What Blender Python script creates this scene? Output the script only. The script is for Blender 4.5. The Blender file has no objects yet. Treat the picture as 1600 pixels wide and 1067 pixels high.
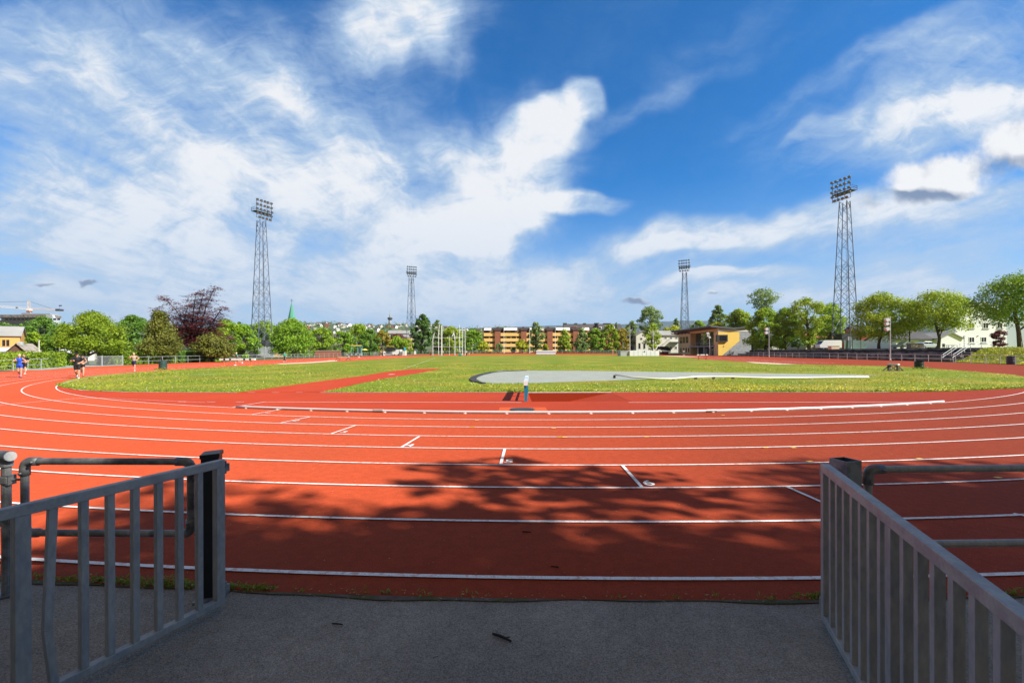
import bpy, bmesh, math, random
import numpy as np
from mathutils import Vector, Matrix
from mathutils.geometry import tessellate_polygon

rad = math.radians
sc = bpy.context.scene
COL = sc.collection
FP, CAMH = 710.0, 1.835          # focal length in photo pixels, eye height
RND = random.Random(7)

# ------------------------------------------------------------------ places
def yh(px): return 550.07 - 0.0025 * (px - 800)
KY = (28.0, 170.0, 186.0)
def gz(Y):
    if Y < 28: return 0.0
    if Y < 170: return 0.0055 * (Y - 28)
    if Y < 186: return 0.781 + 0.0355 * (Y - 170)
    return 1.349
def G(px, py):
    d = py - yh(px)
    Y = FP * CAMH / d
    if Y > 28: Y = (CAMH + 28 * .0055) / (.0055 + d / FP)
    return Vector(((px - 800) * Y / FP, Y, gz(Y)))
def W(px, Y, py=None, z=None):
    if z is None: z = CAMH - (py - yh(px)) * Y / FP if py is not None else gz(Y)
    return Vector(((px - 800) * Y / FP, Y, z))
def zat(px, py, Y): return CAMH - (py - yh(px)) * Y / FP
C1 = Vector((1.63, 49.9)); AX = rad(6); DIR = Vector((math.sin(AX), math.cos(AX)))
C2 = C1 + DIR * 84.39
def arc(R, phi): return (C1.x + R * math.sin(phi), C1.y - R * math.cos(phi))
def phi_at(px, R):
    u = (px - 800) / FP; lo, hi = rad(-80), rad(80)
    best = min((abs((arc(R, rad(a / 20))[0]) - u * arc(R, rad(a / 20))[1]), a) for a in range(-1100, 1101))
    return rad(best[1] / 20)

# ------------------------------------------------------------------ materials
def mat(name, col, rough=.6, metal=0., var=.12, vs=3., fine=0., fs=120., mid=0., ms=10., bump=0., bs=80., spec=.4, col2=None, mixs=None, c2lo=.45, c2hi=.6, diff=0., stretch=None, coat=0., alpha=None):
    m = bpy.data.materials.new(name); m.use_nodes = True
    nt = m.node_tree; N = nt.nodes; L = nt.links
    b = N['Principled BSDF']
    b.inputs['Roughness'].default_value = rough; b.inputs['Metallic'].default_value = metal
    b.inputs['Specular IOR Level'].default_value = spec
    if 'Diffuse Roughness' in b.inputs: b.inputs['Diffuse Roughness'].default_value = diff
    if coat: b.inputs['Coat Weight'].default_value = coat
    tc = N.new('ShaderNodeTexCoord'); co = tc.outputs['Object']
    if stretch:
        mp = N.new('ShaderNodeMapping'); mp.inputs['Scale'].default_value = stretch
        L.new(co, mp.inputs[0]); co = mp.outputs[0]
    def noise(s, d=4):
        n = N.new('ShaderNodeTexNoise'); n.inputs['Scale'].default_value = s; n.inputs['Detail'].default_value = d
        L.new(co, n.inputs['Vector']); return n.outputs['Fac']
    cur = N.new('ShaderNodeRGB'); cur.outputs[0].default_value = (*col, 1); cur = cur.outputs[0]
    if col2:
        mr = N.new('ShaderNodeMapRange'); mr.inputs[1].default_value = c2lo; mr.inputs[2].default_value = c2hi
        L.new(noise(mixs or vs, 6), mr.inputs[0])
        mx = N.new('ShaderNodeMix'); mx.data_type = 'RGBA'
        L.new(mr.outputs[0], mx.inputs[0]); L.new(cur, mx.inputs[6]); mx.inputs[7].default_value = (*col2, 1)
        cur = mx.outputs[2]
    for amp, s in ((var, vs), (mid, ms), (fine, fs)):
        if amp <= 0: continue
        mr = N.new('ShaderNodeMapRange'); mr.inputs[1].default_value = .25; mr.inputs[2].default_value = .75
        mr.inputs[3].default_value = 1 - amp; mr.inputs[4].default_value = 1 + amp
        L.new(noise(s), mr.inputs[0])
        mx = N.new('ShaderNodeMix'); mx.data_type = 'RGBA'; mx.blend_type = 'MULTIPLY'; mx.inputs[0].default_value = 1
        L.new(cur, mx.inputs[6]); L.new(mr.outputs[0], mx.inputs[7]); cur = mx.outputs[2]
    L.new(cur, b.inputs['Base Color'])
    if bump > 0:
        bp = N.new('ShaderNodeBump'); bp.inputs['Strength'].default_value = bump; bp.inputs['Distance'].default_value = .01
        L.new(noise(bs, 3), bp.inputs['Height']); L.new(bp.outputs[0], b.inputs['Normal'])
    return m

def leafmat(name, c1, c2, trans=.38):
    m = bpy.data.materials.new(name); m.use_nodes = True
    nt = m.node_tree; N = nt.nodes; L = nt.links; b = N['Principled BSDF']
    b.inputs['Roughness'].default_value = .55; b.inputs['Specular IOR Level'].default_value = .3
    g = N.new('ShaderNodeNewGeometry'); tc = N.new('ShaderNodeTexCoord')
    n = N.new('ShaderNodeTexNoise'); n.inputs['Scale'].default_value = .55; n.inputs['Detail'].default_value = 3
    L.new(tc.outputs['Object'], n.inputs['Vector'])
    ad = N.new('ShaderNodeMath'); ad.operation = 'MULTIPLY_ADD'; ad.inputs[1].default_value = .6
    L.new(g.outputs['Random Per Island'], ad.inputs[0])
    ms = N.new('ShaderNodeMapRange'); ms.inputs[1].default_value = .35; ms.inputs[2].default_value = .65; ms.inputs[4].default_value = .4
    L.new(n.outputs['Fac'], ms.inputs[0]); L.new(ms.outputs[0], ad.inputs[2])
    mx = N.new('ShaderNodeMix'); mx.data_type = 'RGBA'
    mx.inputs[6].default_value = (*c1, 1); mx.inputs[7].default_value = (*c2, 1)
    L.new(ad.outputs[0], mx.inputs[0]); L.new(mx.outputs[2], b.inputs['Base Color'])
    tr = N.new('ShaderNodeBsdfTranslucent')
    hs = N.new('ShaderNodeHueSaturation'); hs.inputs['Value'].default_value = 1.35; hs.inputs['Hue'].default_value = .485
    L.new(mx.outputs[2], hs.inputs['Color']); L.new(hs.outputs[0], tr.inputs['Color'])
    sh = N.new('ShaderNodeMixShader'); sh.inputs[0].default_value = trans
    L.new(b.outputs[0], sh.inputs[1]); L.new(tr.outputs[0], sh.inputs[2])
    L.new(sh.outputs[0], N['Material Output'].inputs[0])
    return m

M = {}
def setup_materials():
    M['track'] = mat('red_track_rubber', (.400, .0610, .0195), .85, var=.15, vs=.30, fine=.38, fs=150, mid=.13, ms=9, bump=.55, bs=190, spec=.15, col2=(.315, .052, .0185), mixs=.30, c2lo=.46, c2hi=.66, diff=1.)
    M['track_dark'] = mat('red_runup_rubber', (.35, .038, .010), .85, var=.08, vs=.5, fine=.25, fs=170, bump=.5, bs=190, spec=.2, diff=.6)
    M['track_orange'] = mat('orange_rubber_patch', (.55, .085, .018), .8, var=.06, vs=2, fine=.2, fs=160, spec=.2)
    M['asphalt'] = mat('asphalt', (.295, .264, .220), .88, var=.24, vs=.9, fine=.58, fs=120, mid=.12, ms=9, bump=.8, bs=160, spec=.3, col2=(.235, .212, .180), mixs=.7, c2lo=.42, c2hi=.62)
    M['line'] = mat('white_line_paint', (.82, .80, .77), .7, var=.08, vs=3, fine=.22, fs=90, col2=(.62, .42, .36), mixs=22, c2lo=.50, c2hi=.68)
    M['yline'] = mat('yellow_line_paint', (.85, .52, .06), .7, var=.05)
    M['grass'] = mat('infield_turf', (.150, .205, .018), .9, var=.20, vs=.25, fine=.26, fs=5, bump=.6, bs=14, spec=.1, col2=(.25, .228, .032), mixs=.20, c2lo=.46, c2hi=.60)
    M['verge'] = mat('verge_turf', (.15, .24, .015), .9, var=.25, vs=.5, fine=.4, fs=7, bump=1, bs=18, spec=.1, col2=(.26, .27, .03), mixs=.4)
    M['earth'] = mat('ground_cover', (.07, .10, .03), .95, var=.3, vs=.1, col2=(.11, .10, .05), mixs=.05)
    M['gravel'] = mat('grey_gravel', (.29, .315, .28), .9, var=.10, vs=.8, fine=.35, fs=18, bump=.6, bs=30, spec=.2)
    M['blackrubber'] = mat('black_rubber_edge', (.035, .037, .04), .8, var=.2)
    M['sand'] = mat('pale_sand', (.62, .50, .36), .9, var=.1, vs=1, fine=.2, fs=20)
    M['galv'] = mat('galvanised_steel', (.375, .362, .335), .55, .25, mid=.08, ms=40, var=.12, vs=5, fine=.12, fs=60, bump=.08, bs=120, col2=(.31, .315, .31), mixs=14, stretch=(1, 1, .35))
    M['galvrail'] = mat('weathered_rail_steel', (.40, .388, .36), .55, .25, var=.2, vs=4, fine=.12, fs=70, bump=.08, bs=120, col2=(.34, .315, .31), mixs=9)
    M['pipe'] = mat('dull_pipe_steel', (.27, .275, .27), .5, .35, var=.25, vs=7, fine=.12, fs=60, bump=.1, bs=90, col2=(.13, .14, .145), mixs=8)
    M['blackpost'] = mat('black_post_paint', (.018, .018, .019), .45, var=.3, vs=6, bump=.1)
    M['fence'] = mat('pale_fence_steel', (.50, .54, .55), .5, .35, var=.1)
    M['fence_grey'] = mat('grey_fence_steel', (.50, .52, .54), .5, .2, var=.1)
    M['lattice'] = mat('lattice_steel', (.125, .15, .20), .55, .35, var=.12, vs=.6)
    M['lampshell'] = mat('floodlight_shell', (.07, .075, .08), .5, .3, var=.2)
    M['lampglass'] = mat('floodlight_glass', (.20, .20, .19), .15, 0, var=.1, spec=.8)
    M['white'] = mat('white_paint', (.80, .80, .78), .5, var=.05)
    M['whitewood'] = mat('white_cladding', (.79, .81, .83), .65, var=.05, vs=.8, bump=.15, bs=6, stretch=(.2, .2, 5))
    M['cream'] = mat('cream_render', (.72, .70, .62), .8, var=.07, vs=.7)
    M['palewall'] = mat('pale_house_wall', (.64, .62, .55), .8, var=.08, vs=.7)
    M['grey'] = mat('mid_grey', (.30, .31, .32), .6, var=.1)
    M['concshade'] = mat('concrete_with_tree_shadow', (.33, .35, .385), .6, var=.28, vs=1.6, fine=.2, fs=9, bump=.3, bs=7)  # bare wall grey with tree shadow mixed into its tone
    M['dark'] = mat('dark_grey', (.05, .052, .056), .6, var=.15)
    M['black'] = mat('black_cloth', (.016, .016, .018), .8, var=.2)
    M['roof'] = mat('dark_roof_tiles', (.075, .07, .072), .75, var=.2, vs=.6, bump=.6, bs=6)
    M['roofgrey'] = mat('grey_roof_sheet', (.30, .30, .29), .7, var=.15, vs=.4, bump=.3, bs=6)
    M['roofblue'] = mat('slate_blue_roof', (.115, .135, .16), .5, var=.15, vs=.3)
    M['barnroof'] = mat('weathered_tin_roof', (.36, .32, .27), .75, var=.25, vs=1.2, col2=(.20, .15, .11), mixs=1.5, stretch=(3, .3, .3))
    M['brick'] = mat('red_brown_brick', (.34, .125, .07), .85, var=.15, vs=.8, fine=.15, fs=8)
    M['brickred'] = mat('red_timber', (.36, .075, .04), .8, var=.15, vs=.8)
    M['brickdark'] = mat('dark_brown_brick', (.14, .065, .045), .85, var=.15, vs=.8)
    M['yellow'] = mat('yellow_ochre_panel', (.90, .58, .19), .65, var=.06, vs=.5)
    M['yellowwall'] = mat('bright_yellow_wall', (.90, .62, .14), .7, var=.05, vs=.6)
    M['tan'] = mat('tan_wall', (.74, .54, .28), .7, var=.08, vs=.6)
    M['orange'] = mat('orange_ochre_wood', (.72, .36, .10), .7, var=.08)
    M['brownwood'] = mat('brown_wood_soffit', (.13, .065, .035), .6, var=.2, vs=1.5, stretch=(.3, 4, 1))
    M['glass'] = mat('dark_window_glass', (.02, .024, .028), .08, 0, var=.1, spec=.7)
    M['glassgreen'] = mat('green_tinted_glass', (.035, .06, .045), .05, 0, var=.3, vs=.6, spec=.9)
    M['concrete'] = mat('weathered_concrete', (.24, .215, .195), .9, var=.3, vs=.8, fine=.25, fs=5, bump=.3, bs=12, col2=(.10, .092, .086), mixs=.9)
    M['concdark'] = mat('dark_concrete', (.05, .044, .042), .9, var=.35, vs=.7, fine=.25, fs=4)
    M['trunk'] = mat('bark', (.10, .075, .055), .9, var=.25, vs=3, bump=.6, bs=12, stretch=(1, 1, .25))
    M['green_bin'] = mat('dark_green_bin', (.022, .060, .048), .55, var=.15)
    M['dark_bin'] = mat('black_green_bin', (.022, .030, .028), .55, var=.15)
    M['navybin'] = mat('navy_bin', (.030, .045, .065), .5, var=.12)
    M['blue'] = mat('hurdle_blue', (.012, .21, .34), .5, var=.08)
    M['orangepost'] = mat('orange_leg', (.80, .19, .05), .5, var=.06)
    M['redleg'] = mat('red_leg', (.45, .05, .03), .5, var=.06)
    M['navy'] = mat('navy_stripe', (.012, .045, .055), .5, var=.06)
    M['wood'] = mat('pale_wood', (.58, .40, .25), .75, var=.15, vs=3)
    M['darkwood'] = mat('dark_stained_wood', (.085, .06, .045), .8, var=.25, vs=4)
    M['hose'] = mat('cream_plastic_rail', (.82, .79, .66), .5, var=.05)
    M['curb'] = mat('pale_metal_curb', (.74, .70, .69), .35, .25, var=.08, vs=2)
    M['lilac'] = mat('lilac_cover', (.62, .56, .72), .6, var=.04)
    M['purple'] = mat('purple_stripe', (.20, .09, .36), .6, var=.04)
    M['matwhite'] = mat('white_vinyl_cover', (.74, .77, .80), .5, var=.05, vs=.8, bump=.3, bs=1.5)
    M['matgrey'] = mat('grey_and_shaded_vinyl', (.40, .44, .47), .5, var=.06)
    M['copper'] = mat('verdigris_copper', (.085, .29, .20), .6, var=.12)
    M['crane'] = mat('crane_paint', (.72, .50, .30), .5, var=.06)
    M['cranewhite'] = mat('crane_white', (.78, .72, .66), .5, var=.06)
    M['haze_blue'] = mat('haze_tinted_forest', (.050, .085, .10), .95, var=.3, vs=.006)  # blue of distant haze mixed into the forest colour
    M['hill'] = mat('town_hill_cover', (.055, .095, .035), .95, var=.35, vs=.02, col2=(.12, .14, .06), mixs=.012)
    M['tyre'] = mat('tyre_rubber', (.015, .015, .016), .8, var=.1)
    M['carwhite'] = mat('white_car_paint', (.80, .81, .82), .25, var=.02, coat=.5)
    M['carsilver'] = mat('silver_car_paint', (.45, .47, .49), .3, .5, var=.02, coat=.5)
    M['carblue'] = mat('pale_blue_car_paint', (.50, .58, .62), .3, .2, var=.02, coat=.5)
    M['carred'] = mat('dark_red_car_paint', (.25, .03, .03), .3, 0, var=.02, coat=.5)
    M['skin'] = mat('skin', (.58, .30, .20), .6, var=.05, vs=8)
    M['cloth_blue'] = mat('royal_blue_sportswear', (.018, .075, .48), .7, var=.12, vs=9)
    M['cloth_black'] = mat('black_sportswear', (.014, .014, .017), .75, var=.2, vs=9)
    M['cloth_navy'] = mat('navy_shorts', (.018, .028, .07), .75, var=.2, vs=9)
    M['cloth_teal'] = mat('teal_jacket', (.04, .30, .22), .75, var=.12, vs=9)
    M['cloth_white'] = mat('white_shirt', (.76, .75, .73), .75, var=.06, vs=9)
    M['cloth_pink'] = mat('pink_top', (.64, .30, .27), .75, var=.1, vs=9)
    M['cloth_tan'] = mat('sand_vest', (.42, .33, .25), .75, var=.1, vs=9)
    M['blond'] = mat('blond_hair', (.72, .55, .32), .6, var=.15, vs=20)
    M['brownhair'] = mat('dark_hair', (.05, .03, .02), .6, var=.15, vs=20)
    M['pinkshoe'] = mat('pink_shoe', (.85, .16, .42), .5, var=.05)
    M['darkshoe'] = mat('dark_shoe', (.03, .03, .035), .5, var=.1)
    M['whiteshoe'] = mat('white_shoe', (.8, .8, .8), .5, var=.05)
    M['eye'] = mat('eye_dark', (.03, .02, .015), .3, var=0)
    M['lip'] = mat('lips', (.42, .13, .11), .5, var=0)
    M['twig'] = mat('twig_bark', (.035, .026, .02), .9, var=.2, vs=60)
    M['litter'] = mat('dry_leaf_litter', (.42, .30, .15), .8, var=.3, vs=4)
    M['moss'] = mat('asphalt_moss', (.07, .072, .02), .9, var=.3, vs=20, col2=(.12, .085, .065), mixs=4)
    M['flag'] = mat('blue_flag', (.05, .09, .2), .7, var=.05)
    M['teal_post'] = mat('green_painted_post', (.12, .34, .26), .5, var=.05)
    M['yellow_post'] = mat('yellow_painted_bar', (.82, .62, .12), .5, var=.05)
    M['mesh_green'] = mat('green_windbreak_net', (.11, .17, .17), .8, var=.15, vs=1)
    # foliage
    M['lf_chest'] = leafmat('chestnut_leaves', (.09, .185, .010), (.38, .48, .03))
    M['lf_mid'] = leafmat('mid_green_leaves', (.07, .175, .022), (.21, .37, .045))
    M['lf_fresh'] = leafmat('fresh_green_leaves', (.12, .25, .012), (.38, .52, .03))
    M['lf_yellow'] = leafmat('yellow_green_leaves', (.25, .32, .014), (.58, .60, .035))
    M['lf_olive'] = leafmat('olive_needles', (.065, .080, .010), (.22, .225, .028), .15)
    M['lf_dark'] = leafmat('dark_green_leaves', (.035, .10, .018), (.13, .25, .035), .2)
    M['lf_deep'] = leafmat('deep_green_leaves', (.08, .20, .012), (.31, .48, .03), .25)
    M['lampwhite'] = mat('lamp_head_paint', (.60, .62, .62), .5, var=.05)
    M['roofbrown'] = mat('dark_brown_roof', (.045, .030, .026), .8, var=.2, vs=.5)
    M['lf_shade'] = leafmat('broad_dark_leaves', (.04, .10, .012), (.10, .20, .02), .10)
    M['lf_purple'] = leafmat('purple_beech_leaves', (.075, .020, .022), (.28, .075, .075), .2)
    M['lf_blue'] = leafmat('grey_green_leaves', (.11, .20, .06), (.32, .42, .13))
    M['lf_maple'] = leafmat('maple_leaves', (.14, .245, .014), (.44, .54, .04))
    M['lf_brown'] = leafmat('bronze_leaves', (.20, .19, .018), (.48, .40, .05))
    M['lf_hedge'] = leafmat('hedge_leaves', (.08, .165, .012), (.33, .43, .025), .2)
    M['lf_tuft'] = leafmat('grass_tuft_blades', (.10, .19, .015), (.28, .36, .035), .25)
    M['lf_blade'] = leafmat('infield_grass_blades', (.20, .26, .022), (.46, .46, .05), .25)
    M['dandy'] = mat('dandelion_yellow', (.86, .66, .02), .7, var=.1)
    M['clover'] = mat('white_seed_heads', (.72, .72, .62), .8, var=.1)

# ------------------------------------------------------------------ mesh builder
class MB:
    def __init__(s): s.v = []; s.f = []
    def add(s, vs, fs):
        o = len(s.v); s.v += [tuple(v) for v in vs]; s.f += [tuple(i + o for i in f) for f in fs]; return s
    def box(s, c, d, rz=0., rx=0., ry=0.):
        x, y, z = d[0] / 2, d[1] / 2, d[2] / 2
        R = Matrix.Rotation(rz, 3, 'Z') @ Matrix.Rotation(ry, 3, 'Y') @ Matrix.Rotation(rx, 3, 'X'); c = Vector(c)
        vs = [c + R @ Vector((a * x, b * y, e * z)) for e in (-1, 1) for a, b in ((-1, -1), (1, -1), (1, 1), (-1, 1))]
        return s.add(vs, [(3, 2, 1, 0), (4, 5, 6, 7), (0, 1, 5, 4), (1, 2, 6, 5), (2, 3, 7, 6), (3, 0, 4, 7)])
    def b2(s, a, b): return s.box(((a[0] + b[0]) / 2, (a[1] + b[1]) / 2, (a[2] + b[2]) / 2), (abs(b[0] - a[0]), abs(b[1] - a[1]), abs(b[2] - a[2])))
    def beam(s, p0, p1, w, h, up=(0, 0, 1)):
        p0, p1 = Vector(p0), Vector(p1); d = (p1 - p0).normalized(); u = Vector(up)
        if abs(d.dot(u)) > .99: u = Vector((0, 1, 0))
        a = d.cross(u).normalized(); u = a.cross(d)
        vs = [p + a * (x * w / 2) + u * (y * h / 2) for p in (p0, p1) for x, y in ((-1, -1), (1, -1), (1, 1), (-1, 1))]
        return s.add(vs, [(3, 2, 1, 0), (4, 5, 6, 7), (0, 1, 5, 4), (1, 2, 6, 5), (2, 3, 7, 6), (3, 0, 4, 7)])
    def tube(s, p0, p1, r0, r1=None, n=8): return s.path([p0, p1], [r0, r0 if r1 is None else r1], n)
    def path(s, pts, r, n=8, closed=False):
        pts = [Vector(p) for p in pts]; k = len(pts)
        rs = r if isinstance(r, (list, tuple)) else [r] * k
        o = len(s.v); ref = None
        for i, p in enumerate(pts):
            if closed: d = pts[(i + 1) % k] - pts[i - 1]
            else: d = pts[min(i + 1, k - 1)] - pts[max(i - 1, 0)]
            d.normalize()
            if ref is None:
                ref = Vector((0, 0, 1)) if abs(d.z) < .9 else Vector((1, 0, 0))
            a = (ref - d * ref.dot(d)).normalized(); b = d.cross(a); ref = a
            for j in range(n):
                t = 2 * math.pi * j / n
                s.v.append(tuple(p + (a * math.cos(t) + b * math.sin(t)) * rs[i]))
        for i in range(k if closed else k - 1):
            q = (i + 1) % k
            for j in range(n):
                s.f.append((o + i * n + j, o + i * n + (j + 1) % n, o + q * n + (j + 1) % n, o + q * n + j))
        if not closed:
            s.f.append(tuple(o + j for j in reversed(range(n)))); s.f.append(tuple(o + (k - 1) * n + j for j in range(n)))
        return s
    def prism(s, pts, ext):
        k = len(pts); e = Vector(ext); vs = [Vector(p) for p in pts] + [Vector(p) + e for p in pts]
        return s.add(vs, [tuple(reversed(range(k))), tuple(range(k, 2 * k))] + [(i, (i + 1) % k, k + (i + 1) % k, k + i) for i in range(k)])
    def poly(s, pts): return s.add(pts, [tuple(range(len(pts)))])
    def sphere(s, c, r, nu=12, nv=8, R=None):
        c = Vector(c); rr = r if isinstance(r, (tuple, list)) else (r, r, r); vs = []; fs = []
        for i in range(nv + 1):
            t = math.pi * i / nv
            for j in range(nu):
                p = 2 * math.pi * j / nu
                v = Vector((rr[0] * math.sin(t) * math.cos(p), rr[1] * math.sin(t) * math.sin(p), rr[2] * math.cos(t)))
                vs.append(c + (R @ v if R else v))
        for i in range(nv):
            for j in range(nu): fs.append((i * nu + j, (i + 1) * nu + j, (i + 1) * nu + (j + 1) % nu, i * nu + (j + 1) % nu))
        return s.add(vs, fs)
    def lathe(s, prof, c=(0, 0, 0), n=16):
        o = len(s.v)
        for r, z in prof:
            for j in range(n):
                t = 2 * math.pi * j / n; s.v.append((c[0] + r * math.cos(t), c[1] + r * math.sin(t), c[2] + z))
        for i in range(len(prof) - 1):
            for j in range(n): s.f.append((o + i * n + j, o + i * n + (j + 1) % n, o + (i + 1) * n + (j + 1) % n, o + (i + 1) * n + j))
        s.f.append(tuple(o + j for j in reversed(range(n)))); s.f.append(tuple(o + (len(prof) - 1) * n + j for j in range(n)))
        return s
    def build(s, name, m, parent=None, smooth=False, loc=None, bevel=0., fixn=True):
        me = bpy.data.meshes.new(name); me.from_pydata(s.v, [], s.f)
        if fixn:
            bm = bmesh.new(); bm.from_mesh(me); bmesh.ops.remove_doubles(bm, verts=bm.verts, dist=1e-6)
            bmesh.ops.recalc_face_normals(bm, faces=bm.faces); bm.to_mesh(me); bm.free()
        me.materials.append(M[m] if isinstance(m, str) else m)
        if smooth: me.shade_smooth()
        o = bpy.data.objects.new(name, me); COL.objects.link(o)
        if parent: o.parent = parent
        if loc is not None: o.location = loc
        if bevel:
            md = o.modifiers.new('bevel', 'BEVEL'); md.width = bevel; md.segments = 2; md.limit_method = 'ANGLE'
        return o

def tag(o, label=None, cat=None, group=None, kind=None):
    if label: o['label'] = label
    if cat: o['category'] = cat
    if group: o['group'] = group
    if kind: o['kind'] = kind
    return o
def thing(name, label, cat, loc=(0, 0, 0), rz=0., group=None):
    o = bpy.data.objects.new(name, None); COL.objects.link(o); o.empty_display_size = .3
    o.location = loc; o.rotation_euler = (0, 0, rz)
    return tag(o, label, cat, group)
def copy_tree(o, parent=None):
    c = o.copy(); COL.objects.link(c)
    if parent: c.parent = parent
    for ch in list(o.children): copy_tree(ch, c)
    return c

def sheet(name, outer, z, m, holes=(), kind='structure', label=None):
    loops = [[Vector((p[0], p[1], 0)) for p in lp] for lp in (outer, *holes)]
    flat = [p for lp in loops for p in lp]
    tris = tessellate_polygon(loops)
    bm = bmesh.new(); vs = [bm.verts.new(p) for p in flat]
    for t in tris:
        try: bm.faces.new([vs[i] for i in t])
        except ValueError: pass
    bmesh.ops.remove_doubles(bm, verts=bm.verts, dist=1e-5)
    for k in KY:
        bmesh.ops.bisect_plane(bm, geom=bm.verts[:] + bm.edges[:] + bm.faces[:], plane_co=(0, k, 0), plane_no=(0, 1, 0), dist=1e-6)
    for v in bm.verts: v.co.z = gz(v.co.y) + z
    for f in bm.faces:
        f.normal_update()
        if f.normal.z < 0: f.normal_flip()
    me = bpy.data.meshes.new(name); bm.to_mesh(me); bm.free(); me.materials.append(M[m])
    o = bpy.data.objects.new(name, me); COL.objects.link(o)
    return tag(o, kind=kind)

def inside(pt, poly):
    x, y = pt; c = False; n = len(poly); j = n - 1
    for i in range(n):
        xi, yi = poly[i][0], poly[i][1]; xj, yj = poly[j][0], poly[j][1]
        if (yi > y) != (yj > y) and x < (xj - xi) * (y - yi) / (yj - yi) + xi: c = not c
        j = i
    return c

def leaf_object(name, cen, outw, size, m, rng, parent=None, wr=.6, updir=.35, rnd=.9):
    n = len(cen)
    d = rng.normal(size=(n, 3)); d /= np.linalg.norm(d, axis=1, keepdims=True)
    nn = outw * .8 + d * rnd + np.array([0, 0, updir]); nn /= np.linalg.norm(nn, axis=1, keepdims=True) + 1e-9
    r2 = rng.normal(size=(n, 3)); t = np.cross(nn, r2); t /= np.linalg.norm(t, axis=1, keepdims=True) + 1e-9
    b = np.cross(nn, t); L = (size * rng.uniform(.65, 1.35, n))[:, None]; Wd = L * wr
    v = np.stack([cen - t * L / 2, cen + b * Wd / 2 + t * L * .08, cen + t * L / 2, cen - b * Wd / 2 + t * L * .08], axis=1).reshape(-1, 3)
    return quads_object(name, v, m, parent)

def quads_object(name, v, m, parent=None, k=4):
    n = len(v) // k
    me = bpy.data.meshes.new(name)
    me.vertices.add(len(v)); me.vertices.foreach_set('co', v.astype(np.float32).ravel())
    me.loops.add(n * k); me.loops.foreach_set('vertex_index', np.arange(n * k, dtype=np.int32))
    me.polygons.add(n); me.polygons.foreach_set('loop_start', np.arange(0, n * k, k, dtype=np.int32))
    me.update(calc_edges=True)
    me.materials.append(M[m]); o = bpy.data.objects.new(name, me); COL.objects.link(o)
    if parent: o.parent = parent
    return o
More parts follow.
